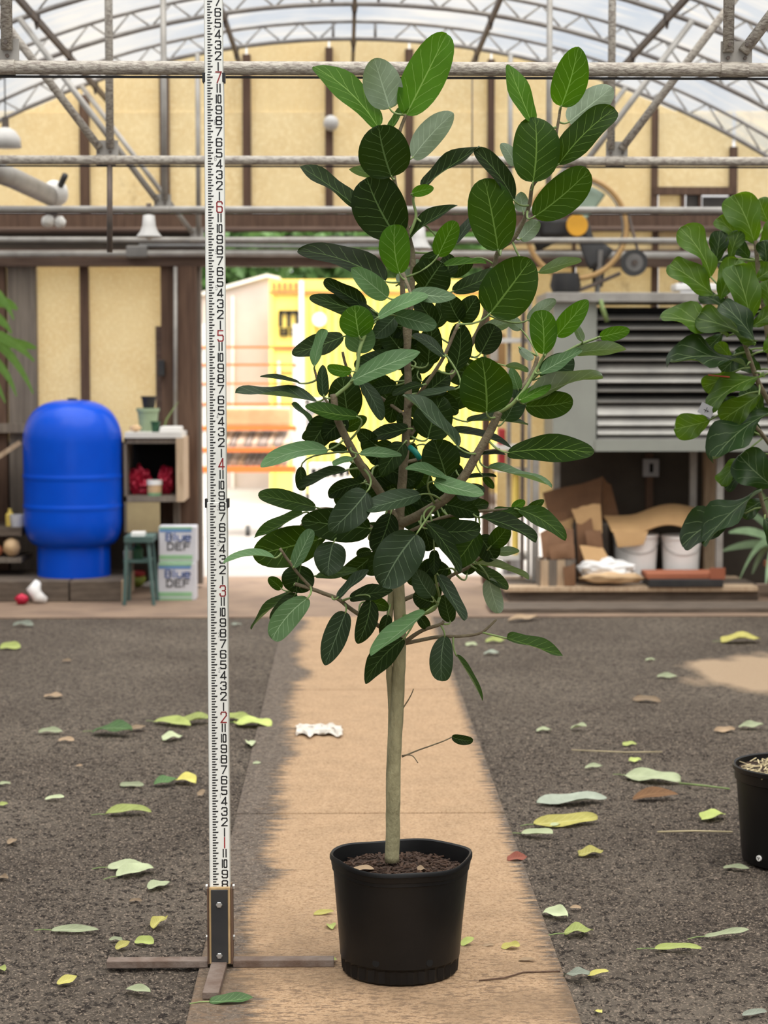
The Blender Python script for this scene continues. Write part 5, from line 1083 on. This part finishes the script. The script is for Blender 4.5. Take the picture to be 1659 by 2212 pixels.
LV = [ # base x,y  tip x,y  apparent width  kind  [depth offset of base]
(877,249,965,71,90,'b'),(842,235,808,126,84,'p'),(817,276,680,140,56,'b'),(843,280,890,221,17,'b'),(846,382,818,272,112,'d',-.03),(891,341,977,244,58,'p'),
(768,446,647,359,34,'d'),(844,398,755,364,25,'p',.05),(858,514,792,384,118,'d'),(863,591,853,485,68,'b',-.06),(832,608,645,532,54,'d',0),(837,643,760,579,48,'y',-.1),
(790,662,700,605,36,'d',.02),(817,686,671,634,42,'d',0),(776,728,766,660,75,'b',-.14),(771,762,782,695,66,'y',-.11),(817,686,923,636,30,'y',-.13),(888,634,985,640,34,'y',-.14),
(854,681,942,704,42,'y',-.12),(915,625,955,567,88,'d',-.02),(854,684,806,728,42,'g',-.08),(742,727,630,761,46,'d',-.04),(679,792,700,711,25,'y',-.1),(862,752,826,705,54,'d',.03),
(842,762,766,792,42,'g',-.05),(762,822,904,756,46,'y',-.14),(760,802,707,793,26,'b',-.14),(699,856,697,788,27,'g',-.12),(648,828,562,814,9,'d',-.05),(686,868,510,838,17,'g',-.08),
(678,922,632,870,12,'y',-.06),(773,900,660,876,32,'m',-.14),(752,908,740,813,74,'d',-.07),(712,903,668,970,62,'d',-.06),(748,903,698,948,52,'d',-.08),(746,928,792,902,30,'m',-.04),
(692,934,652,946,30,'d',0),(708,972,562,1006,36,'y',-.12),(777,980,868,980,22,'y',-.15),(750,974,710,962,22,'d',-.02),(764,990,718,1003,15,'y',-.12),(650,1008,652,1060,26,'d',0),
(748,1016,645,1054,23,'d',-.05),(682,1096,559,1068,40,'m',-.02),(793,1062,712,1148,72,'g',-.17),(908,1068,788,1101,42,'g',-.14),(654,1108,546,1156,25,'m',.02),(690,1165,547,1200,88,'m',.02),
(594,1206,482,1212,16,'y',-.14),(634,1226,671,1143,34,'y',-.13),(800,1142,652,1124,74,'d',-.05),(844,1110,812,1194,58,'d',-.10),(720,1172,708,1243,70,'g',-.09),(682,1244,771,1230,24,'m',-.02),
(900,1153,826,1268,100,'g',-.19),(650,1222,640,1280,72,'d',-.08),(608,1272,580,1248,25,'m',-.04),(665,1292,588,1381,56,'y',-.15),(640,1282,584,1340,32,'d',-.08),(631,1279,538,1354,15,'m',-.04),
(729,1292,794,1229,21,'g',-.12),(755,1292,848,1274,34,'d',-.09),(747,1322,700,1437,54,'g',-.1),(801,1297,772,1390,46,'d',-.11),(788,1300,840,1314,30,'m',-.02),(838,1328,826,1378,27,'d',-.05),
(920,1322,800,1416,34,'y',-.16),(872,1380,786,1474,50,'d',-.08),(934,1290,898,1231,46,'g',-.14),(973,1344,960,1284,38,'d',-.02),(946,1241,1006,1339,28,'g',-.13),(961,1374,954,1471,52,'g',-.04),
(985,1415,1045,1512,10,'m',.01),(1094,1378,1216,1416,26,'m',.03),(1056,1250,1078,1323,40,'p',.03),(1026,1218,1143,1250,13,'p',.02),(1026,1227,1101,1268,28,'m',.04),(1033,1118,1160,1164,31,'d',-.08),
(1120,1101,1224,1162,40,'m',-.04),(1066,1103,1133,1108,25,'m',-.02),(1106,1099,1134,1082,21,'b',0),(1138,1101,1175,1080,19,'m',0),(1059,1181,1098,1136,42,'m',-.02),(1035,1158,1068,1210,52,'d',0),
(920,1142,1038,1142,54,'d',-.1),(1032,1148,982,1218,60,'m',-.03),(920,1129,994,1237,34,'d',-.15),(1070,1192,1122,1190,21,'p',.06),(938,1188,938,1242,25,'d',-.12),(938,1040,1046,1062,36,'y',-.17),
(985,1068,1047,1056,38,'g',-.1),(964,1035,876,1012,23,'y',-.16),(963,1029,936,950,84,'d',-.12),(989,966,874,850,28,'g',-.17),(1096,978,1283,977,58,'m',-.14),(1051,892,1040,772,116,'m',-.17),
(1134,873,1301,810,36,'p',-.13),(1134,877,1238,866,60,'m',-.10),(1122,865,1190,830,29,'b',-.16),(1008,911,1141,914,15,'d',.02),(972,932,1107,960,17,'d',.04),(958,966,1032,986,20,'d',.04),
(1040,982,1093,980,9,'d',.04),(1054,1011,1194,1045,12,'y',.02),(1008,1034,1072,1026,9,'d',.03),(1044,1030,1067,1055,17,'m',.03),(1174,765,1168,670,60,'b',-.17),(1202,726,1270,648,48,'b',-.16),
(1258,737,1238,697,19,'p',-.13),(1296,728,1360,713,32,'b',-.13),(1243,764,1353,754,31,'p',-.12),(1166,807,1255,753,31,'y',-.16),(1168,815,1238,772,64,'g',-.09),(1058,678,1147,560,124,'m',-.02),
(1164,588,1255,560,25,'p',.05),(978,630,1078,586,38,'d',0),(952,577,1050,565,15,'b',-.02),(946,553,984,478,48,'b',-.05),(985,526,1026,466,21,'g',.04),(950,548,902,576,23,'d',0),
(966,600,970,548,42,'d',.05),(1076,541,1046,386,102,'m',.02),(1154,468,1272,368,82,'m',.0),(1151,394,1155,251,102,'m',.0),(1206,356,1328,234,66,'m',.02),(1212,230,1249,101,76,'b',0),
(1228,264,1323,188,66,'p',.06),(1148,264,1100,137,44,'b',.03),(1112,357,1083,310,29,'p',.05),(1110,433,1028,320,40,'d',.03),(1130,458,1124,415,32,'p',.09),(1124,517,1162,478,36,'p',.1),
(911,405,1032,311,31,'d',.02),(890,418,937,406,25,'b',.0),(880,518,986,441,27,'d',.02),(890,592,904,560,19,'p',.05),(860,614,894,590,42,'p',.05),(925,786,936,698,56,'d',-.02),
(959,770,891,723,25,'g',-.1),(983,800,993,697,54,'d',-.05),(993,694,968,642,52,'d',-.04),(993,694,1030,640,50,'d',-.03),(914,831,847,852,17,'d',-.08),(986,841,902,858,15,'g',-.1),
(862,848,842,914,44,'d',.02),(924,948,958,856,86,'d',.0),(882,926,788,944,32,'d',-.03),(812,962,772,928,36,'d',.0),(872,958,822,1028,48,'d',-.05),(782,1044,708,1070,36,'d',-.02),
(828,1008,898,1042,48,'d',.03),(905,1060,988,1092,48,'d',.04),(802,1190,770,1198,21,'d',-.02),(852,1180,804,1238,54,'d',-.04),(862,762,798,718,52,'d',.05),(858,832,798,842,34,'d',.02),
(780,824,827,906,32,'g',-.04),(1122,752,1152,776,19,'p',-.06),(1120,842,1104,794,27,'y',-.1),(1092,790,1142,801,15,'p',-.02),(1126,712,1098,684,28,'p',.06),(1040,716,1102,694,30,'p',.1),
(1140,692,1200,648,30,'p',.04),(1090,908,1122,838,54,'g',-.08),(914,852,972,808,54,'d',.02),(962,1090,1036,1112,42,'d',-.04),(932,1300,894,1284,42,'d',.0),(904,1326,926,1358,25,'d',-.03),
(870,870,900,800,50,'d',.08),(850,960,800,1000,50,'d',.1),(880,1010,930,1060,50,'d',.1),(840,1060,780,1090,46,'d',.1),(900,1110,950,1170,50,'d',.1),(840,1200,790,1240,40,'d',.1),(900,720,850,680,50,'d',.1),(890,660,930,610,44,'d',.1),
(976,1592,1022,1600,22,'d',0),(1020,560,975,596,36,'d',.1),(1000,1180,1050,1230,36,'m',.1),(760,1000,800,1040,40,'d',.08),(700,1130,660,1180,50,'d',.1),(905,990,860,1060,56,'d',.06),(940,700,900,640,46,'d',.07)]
rf_ = random.Random(77)
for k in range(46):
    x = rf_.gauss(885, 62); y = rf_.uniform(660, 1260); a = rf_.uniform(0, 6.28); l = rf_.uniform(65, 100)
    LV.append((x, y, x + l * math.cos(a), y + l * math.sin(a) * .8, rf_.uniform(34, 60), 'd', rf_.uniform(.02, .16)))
for idx, e in enumerate(LV):
    bx0, by0, tx0, ty0, wp, kd = e[:6]; rnd = random.Random(100 + idx)
    mid = (bx0 + tx0) / 2; amp = math.sqrt(max(0.05, 1 - ((mid - 880) / 380) ** 2))
    if len(e) > 6: dz = e[6]
    else: dz = .0
    Yb = PCY + dz
    # the tip swings towards or away from the viewer
    Lp = math.hypot(tx0 - bx0, ty0 - by0); sw_ = rnd.uniform(.05, .35) * (-1 if dz < -.03 else (1 if dz > .03 else rnd.choice((-1, 1))))
    Yt = Yb + sw_ * Lp / ppm(Yb)
    B = P(bx0, by0, Yb); T = P(tx0, ty0, Yt); L = (T - B).length
    sc2 = 1 / ppm((Yb + Yt) / 2); wa = wp * sc2; W = max(wa, L * .46); W = min(W, .125); cosr = min(1, wa / W)
    c = (CAM - (B + T) / 2).normalized(); ax = (T - B).normalized(); cp = (c - ax * c.dot(ax)).normalized(); ev = ax.cross(cp)
    if ev.z < 0: ev = -ev
    sr = math.sqrt(max(0, 1 - cosr * cosr))
    n = (cp * cosr + ev * sr) if kd != 'p' else (-cp * cosr + ev * sr)
    narrow = cosr < .5
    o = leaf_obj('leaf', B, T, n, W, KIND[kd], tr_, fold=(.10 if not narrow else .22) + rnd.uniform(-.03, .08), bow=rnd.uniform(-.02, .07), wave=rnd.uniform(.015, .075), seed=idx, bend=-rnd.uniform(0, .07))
    # leaf stalk from the nearest branch point
    best = None
    for q in BR:
        dd = (q - B).length + max(0, (q - B).dot(ax)) * 1.5
        if best is None or dd < best[0]: best = (dd, q)
    q = best[1]; dist = (q - B).length
    if dist > .004:
        pr = .0016 + .0004 * min(1, L / .12); c1 = B - ax * min(.4 * dist, .035)
        e_ = B + ax * .004; pp = []; rr = []
        for k in range(7):
            t = k / 6; pp.append(q * (1 - t) ** 2 + c1 * (2 * t * (1 - t)) + e_ * t * t); rr.append(pr * (1.45 - .5 * t))
        MB().tube(pp, rr, 6).build('petiole', 'green_stem', o, smooth=True)
# teal tie on the trunk
MB().tube([P(885, 966, PCY - .03), P(897, 976, PCY - .045), P(908, 992, PCY - .045)], .007, 8).build('tie', 'teal_tape', tr_, smooth=True)

# ------------------------------------------------------------------ FIDDLE LEAF FIG at the right edge
ff_ = G(1700, 1888, .0); rb2 = .155; FCY = ff_.y + rb2; FC = Vector((P(1716, 1850, FCY).x, FCY, 0)); zr2 = P(1716, 1650, FCY).z; rt2 = .184
fig = thing('potted_fiddle_leaf_fig', FC, 'fiddle leaf fig with big wavy leaves in a scuffed black nursery pot', 'potted tree')
prof = [(rb2 * .93, 0), (rb2 * .985, .006), (rb2, .03), (rb2 * 1.01, .04), (rt2 * .93, zr2 * .8), (rt2 * .94, zr2 * .84), (rt2 * .965, zr2 * .85), (rt2 * .97, zr2 * .94), (rt2, zr2 * .95), (rt2, zr2 * .99), (rt2 * .98, zr2), (rt2 * .95, zr2 * .99), (rt2 * .9, zr2 * .8)]
mb = MB().lathe(prof, FC, 56); mb.f.pop(); fp = mb.build('pot', 'black_plastic', fig, smooth='auto')
MB().grid(lambda u, v: FC + Vector((rt2 * .93 * v * math.cos(6.2832 * u), rt2 * .93 * v * math.sin(6.2832 * u), zr2 * .93 + .008 * noise.noise(Vector((v * 8 * math.cos(6.28 * u), v * 8 * math.sin(6.28 * u), 2))))), 48, 14).build('soil', 'potting_soil', fig, smooth=True)
stw = MB(); rnd = random.Random(9)
for i in range(260):
    t = rnd.uniform(0, 6.28); r = rt2 * .9 * math.sqrt(rnd.random()); m = Matrix.Translation(FC + Vector((r * math.cos(t), r * math.sin(t), zr2 * .93 + .008))) @ Matrix.Rotation(rnd.uniform(0, 6.28), 4, 'Z') @ Matrix.Rotation(rnd.uniform(-.4, .4), 4, 'Y'); l = rnd.uniform(.008, .022)
    stw.box((-l, -.0018, -.001), (l, .0018, .001), m)
so2 = stw.build('mulch', 'straw', fig); so2['kind'] = 'stuff'
sp_ = P(1622, 1858, FCY - rb2 * .75); tt = math.atan2(sp_.y - FC.y, sp_.x - FC.x); p = FC + Vector((rb2 * 1.02 * math.cos(tt), rb2 * 1.02 * math.sin(tt), sp_.z))
m = Matrix.Translation(p) @ Matrix.Rotation(tt + math.pi / 2, 4, 'Z') @ Matrix.Rotation(math.pi / 2, 4, 'X')
MB().lathe([(.0085, -.004), (.0085, .002)], n=20, m=m).build('sticker', 'white_plastic', fp)
mb = MB()
for k in range(3): mb.box((-.0012, -.0055, .0022), (.0012, -.001, .0026), m @ Matrix.Rotation(2.094 * k, 4, 'Z'))
mb.build('sticker_mark', 'ink_black', fp)
FB = []
def fbranch(pts, r0, r1):
    p3 = [P(x, y, FCY + d) for x, y, d in pts]; rad = [(r0 + (r1 - r0) * i / (len(p3) - 1)) / ppm(FCY) for i in range(len(p3))]
    pp, rr = resample(p3, rad, 5); FB.extend(pp); MB().tube(pp, rr, 10).build('trunk' if r0 > 10 else 'branch', 'branch_bark', fig, smooth=True)
fbranch([(1716, 1660, 0), (1712, 1400, 0), (1700, 1150, 0), (1685, 950, 0), (1668, 800, 0), (1655, 690, 0), (1640, 600, 0), (1632, 520, 0)], 13, 4.5)
fbranch([(1680, 900, 0), (1640, 830, -.06), (1618, 770, -.08), (1600, 720, -.08), (1568, 640, -.06)], 6, 4)
fbranch([(1705, 1250, 0), (1660, 1130, -.05), (1640, 1060, -.08)], 6, 4); fbranch([(1690, 1000, 0), (1640, 930, -.06), (1590, 880, -.08)], 5, 3.5)
fbranch([(1690, 980, 0), (1740, 860, .05), (1775, 740, .05), (1790, 640, .04)], 7, 4)
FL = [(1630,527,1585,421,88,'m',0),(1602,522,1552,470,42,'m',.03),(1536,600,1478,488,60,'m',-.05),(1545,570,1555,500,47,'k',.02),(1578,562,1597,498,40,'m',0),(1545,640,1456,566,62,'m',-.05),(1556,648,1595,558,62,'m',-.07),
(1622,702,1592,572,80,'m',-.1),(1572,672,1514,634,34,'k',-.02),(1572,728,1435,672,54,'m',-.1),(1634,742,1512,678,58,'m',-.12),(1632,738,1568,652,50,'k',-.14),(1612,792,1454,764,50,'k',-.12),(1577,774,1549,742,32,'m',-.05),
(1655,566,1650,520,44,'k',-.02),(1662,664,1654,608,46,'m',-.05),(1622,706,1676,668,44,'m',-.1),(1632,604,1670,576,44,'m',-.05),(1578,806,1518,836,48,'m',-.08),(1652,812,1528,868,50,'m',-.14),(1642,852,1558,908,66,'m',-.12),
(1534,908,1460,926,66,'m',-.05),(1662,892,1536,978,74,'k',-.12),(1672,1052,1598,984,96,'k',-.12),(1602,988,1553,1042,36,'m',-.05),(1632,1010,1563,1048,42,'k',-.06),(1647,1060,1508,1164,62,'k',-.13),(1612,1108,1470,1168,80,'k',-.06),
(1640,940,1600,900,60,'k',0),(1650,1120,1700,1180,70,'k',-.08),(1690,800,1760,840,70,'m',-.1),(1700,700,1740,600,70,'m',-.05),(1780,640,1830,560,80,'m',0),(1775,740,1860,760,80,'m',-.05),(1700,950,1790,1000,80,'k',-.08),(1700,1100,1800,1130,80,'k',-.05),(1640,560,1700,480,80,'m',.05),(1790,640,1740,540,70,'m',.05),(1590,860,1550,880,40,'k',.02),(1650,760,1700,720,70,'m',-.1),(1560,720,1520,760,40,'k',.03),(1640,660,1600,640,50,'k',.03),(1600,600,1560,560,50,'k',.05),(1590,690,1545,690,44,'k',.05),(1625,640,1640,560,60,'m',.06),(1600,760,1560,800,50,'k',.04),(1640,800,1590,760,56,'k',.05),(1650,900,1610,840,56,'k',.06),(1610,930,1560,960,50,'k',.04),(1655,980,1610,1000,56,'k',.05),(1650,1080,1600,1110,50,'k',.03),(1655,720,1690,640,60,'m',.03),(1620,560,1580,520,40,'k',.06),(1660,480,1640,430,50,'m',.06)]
for idx, (bx0, by0, tx0, ty0, wp, kd, dz) in enumerate(FL):
    rnd = random.Random(500 + idx); Yb = FCY + dz; Lp = math.hypot(tx0 - bx0, ty0 - by0); Yt = Yb + rnd.uniform(-.3, .05) * Lp / ppm(Yb)
    B = P(bx0, by0, Yb); T = P(tx0, ty0, Yt); L = (T - B).length; wa = wp / ppm(Yb) * 1.05; W = max(wa, L * .68); cosr = min(1, wa / W)
    c = (CAM - (B + T) / 2).normalized(); ax = (T - B).normalized(); cp = (c - ax * c.dot(ax)).normalized(); ev = ax.cross(cp)
    if ev.z < 0: ev = -ev
    n = cp * cosr + ev * math.sqrt(max(0, 1 - cosr * cosr))
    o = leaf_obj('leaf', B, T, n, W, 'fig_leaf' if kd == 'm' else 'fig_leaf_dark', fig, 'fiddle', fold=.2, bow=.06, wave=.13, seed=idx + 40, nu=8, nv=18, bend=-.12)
    q = min(FB, key=lambda q: (q - B).length)
    if (q - B).length > .004: MB().tube([q, q.lerp(B, .5) + Vector((0, 0, .004)), B + ax * .004], .0028, 6).build('petiole', 'green_stem', o, smooth=True)
# grey tag and red string
tg = MB(); c = P(1526, 886, FCY - .16); m = Matrix.Translation(c) @ Matrix.Rotation(.45, 4, 'Y'); tg.box((-.021, 0, -.016), (.021, .0012, .016), m); to_ = tg.build('tag', 'tag_grey', fig)
mb = MB(); 
for (a, b, t) in ((-.006, -.0005, 0), (0, 0, 1)): pass
mb.box((-.002, -.0006, -.008), (-.0005, 0, .008), m); mb.box((-.008, -.0006, -.002), (.009, 0, -.0005), m); mb.box((.003, -.0006, -.006), (.0045, 0, .003), m); mb.build('tag_mark', 'ink_black', to_)
MB().tube([P(1530, 810, FCY - .1), P(1570, 814, FCY - .13), P(1602, 818, FCY - .1)], .0022, 6).build('string', 'red_string', fig)

# ------------------------------------------------------------------ FALLEN LEAVES
DARKW = 'dark ground'
FALL = [ # centre x,y, length px, screen angle deg, apparent width px, material, words
(110,1579,54,2,12,'pale'),(143,1597,34,5,9,'tan'),(242,1583,84,8,24,'green'),(296,1573,40,-8,14,'tan'),(372,1593,44,-14,16,'pale'),(372,1562,80,14,18,'lime'),(425,1558,70,-6,18,'lime'),(500,1552,80,4,16,'lime'),(548,1563,80,8,26,'lime'),(540,1606,26,80,10,'pale'),(555,1646,18,0,7,'pale'),
(285,1694,52,4,12,'pale'),(358,1690,52,-10,20,'green'),(402,1686,46,20,26,'yellow'),(118,1724,42,10,10,'pale'),(277,1754,100,-2,19,'lime'),(10,1690,26,2,7,'pale'),(6,1736,22,-8,10,'lime'),(272,1868,80,-8,22,'pale'),(292,1882,84,-20,22,'pale'),(345,1911,50,-26,24,'pale'),
(293,1942,28,6,8,'tan'),(162,2006,102,3,18,'pale'),(344,1995,36,-40,22,'yellow'),(250,2026,30,12,10,'pale'),(312,2031,42,14,20,'lime'),(265,2042,32,-20,18,'yellow'),(145,2117,46,-15,32,'yellow'),(298,2140,60,28,20,'pale'),(500,2158,96,-4,24,'green'),(4,2090,26,60,14,'lime'),(8,1893,24,40,10,'tan'),
(22,1398,44,4,16,'lime'),(145,1426,22,0,8,'tan'),(115,1503,40,2,8,'tan'),(25,1815,20,-50,9,'tan'),(435,1713,16,-30,7,'tan'),(172,1652,14,0,6,'tan'),(50,1350,44,4,10,'grey'),(510,1348,24,0,9,'grey'),
(1600,1384,86,-3,14,'yellow'),(1441,1460,44,3,11,'pale'),(1397,1511,62,8,14,'tan'),(1175,1576,32,-4,8,'pale'),(1250,1573,34,8,10,'pale'),(1565,1575,46,-8,12,'tan'),(1622,1569,54,2,12,'pale'),(1410,1680,124,12,27,'pale'),(1235,1728,152,-5,20,'grey'),(1222,1774,140,-8,29,'yellow'),(1160,1800,70,12,16,'pale'),
(1416,1722,100,-2,24,'brown'),(1540,1762,52,-20,32,'lime'),(1275,1841,52,-14,22,'yellow'),(1283,1655,40,-4,9,'pale'),(1372,1640,26,-8,14,'lime'),(1200,1973,56,24,28,'pale'),(1250,2012,62,-8,24,'lime'),(1010,2035,28,-16,20,'lime'),(1103,2043,40,4,18,'yellow'),(1055,2037,28,0,7,'tan'),(1138,2071,36,4,7,'tan'),
(1246,2108,58,20,36,'grey'),(1292,2104,46,10,14,'yellow'),(1570,2017,96,-4,12,'pale'),(1465,2046,102,4,15,'lime'),(1293,2182,20,50,14,'yellow'),(1630,2185,54,-12,14,'grey'),(1116,1852,42,-10,20,'red'),(1592,1873,60,8,11,'pale'),(1243,1958,26,14,8,'tan'),(699,1970,44,-4,11,'yellow'),(716,1998,22,80,12,'lime'),(712,2072,32,-6,10,'lime'),
(1070,1384,42,-3,12,'lime'),(1018,1391,26,0,11,'pale'),(1062,1411,34,0,9,'grey'),(1130,1337,64,-10,12,'tan'),(1405,1424,22,0,8,'pale'),(1200,1780,22,-12,7,'pale'),(1360,1605,30,-6,9,'lime')]
CW = {'pale': 'pale green', 'lime': 'yellow-green', 'yellow': 'yellow', 'green': 'dark green', 'grey': 'grey-green', 'tan': 'dry tan', 'brown': 'crumpled brown', 'red': 'dry reddish'}
def where(px, py, X):
    if 680 < px < 735 and py > 1900: return 'beside the left of the black pot on the path'
    if XL < X < XR and py > 1950: return 'on the tan concrete path beside the black pot'
    if XL < X < XR: return 'on the concrete path beyond the potted tree'
    if px < 600 and py > 2060: return 'on the ground beside the foot bars of the measuring rod'
    if px < 600 and py > 1820: return 'on the dark ground left of the measuring rod base'
    if px < 600 and py > 1640: return 'on dark ground beside the rod'
    if px < 600: return 'on dark ground between the rod and the blue tank'
    if px > 1330 and 1640 < py < 1900: return 'on dark ground next to the fiddle leaf fig pot'
    if py > 1930: return 'on dark ground right of the path near the black pot'
    if py > 1640: return 'on dark ground between the path and the fig pot'
    return 'on dark ground in front of the plank platform'
seen = {}
for idx, (cx, cy, ln, ang, wp, mt) in enumerate(FALL):
    rnd = random.Random(900 + idx); c = G(cx, cy); el = HC / c.y                     # foreshortening of the ground here
    dx = math.cos(math.radians(ang)) * ln / 2; dy = math.sin(math.radians(ang)) * ln / 2
    on = XL < c.x < XR; z0 = .006 + (.004 if on else 0)
    B = G(cx - dx, cy - dy * .55 - 0, z0 + .001); T = G(cx + dx, cy + dy * .55, z0 + .001)
    if mt in ('yellow', 'green') or ln > 90 or rnd.random() < .35: lift = .012 * rnd.random() + .004
    else: lift = .003
    T.z += lift
    L = (T - B).length; n = Vector((rnd.uniform(-.15, .15), -rnd.uniform(.1, .5), 1)).normalized()
    cv = (CAM - c).normalized(); W = min(max(wp / ppm(c.y) / max(n.dot(cv), .2) * .92, L * .2), L * .6)
    B.z += W * .06; T.z += W * .06
    key = (mt, where(cx, cy, c.x)); size = 'long ' if ln > 75 else ('tiny ' if ln < 27 else '')
    lab = f"{size}{CW[mt]} fallen leaf {key[1]}"
    o = leaf_obj('fallen_leaf', B, T, n, W, 'fallen_' + mt, None, 'oval' if idx % 3 else 'lance', fold=rnd.uniform(.15, .4), bow=rnd.uniform(.0, .05), wave=rnd.uniform(.03, .10), seed=idx + 7, nu=6, nv=12, org=(B + T) / 2)
    mn = min((o.location.z + v.co.z) for v in o.data.vertices); base = .0045 if on else .0005
    o.location.z += base - mn
    tag(o, lab, 'leaf', 'fallen ' + CW[mt] + ' leaves ' + key[1].split(' ')[-1])
    if ln > 60 and mt in ('lime', 'pale', 'yellow', 'green'):
        ORG[o.name] = (B + T) / 2; a = (B - T).normalized()
        MB().tube([B, B + a * .02 + Vector((0, 0, .002)), B + a * .045 + Vector((0, 0, 0))], .0014, 5).build('petiole', 'green_stem', o)
pts = [G(1468, 1692, .006), G(1520, 1697, .012), G(1576, 1704, .008)]
tag(MB().tube(pts, [.004, .0035, .003], 6).build('leaf_stalk', 'green_stem', smooth=True), 'pale green stalk on the ground reaching to the fig pot', 'stalk')
tag(MB().tube([G(1420, 1797, .005), G(1500, 1795, .008), G(1582, 1797, .006)], .003, 6).build('dry_stick', 'straw', smooth=True), 'thin straw-coloured stick on the ground beside the fig pot', 'stick')
tag(MB().tube([G(1235, 1620, .005), G(1350, 1625, .008), G(1430, 1624, .005)], .0025, 6).build('dry_stick', 'straw', smooth=True), 'thin dry stick on dark ground beyond the curled yellow leaf', 'stick')
tag(MB().tube([G(1035, 2118, .007), G(1090, 2112, .008), G(1130, 2100, .007), G(1210, 2098, .006)], .002, 5).build('dry_twig', 'brown_wood', smooth=True), 'thin dark twig across the path edge right of the pot', 'twig')
def ps(u, v):
    e = 10 * noise.noise(Vector((u * 4, v * 3, 8))); c = G(640 + 100 * u + e, 1590 - 20 * v + 9 * noise.noise(Vector((u * 5, v * 2, 4))), .008)
    return c + Vector((0, 0, .02 * abs(noise.noise(Vector((u * 6, v * 5, 2)))) + .008 * abs(math.sin(u * 7 + v * 3))))
tag(MB().sheet(ps, 22, 9, .0012).build('paper_scrap', 'paper'), 'crumpled white paper scrap on the path behind the potted tree', 'paper')
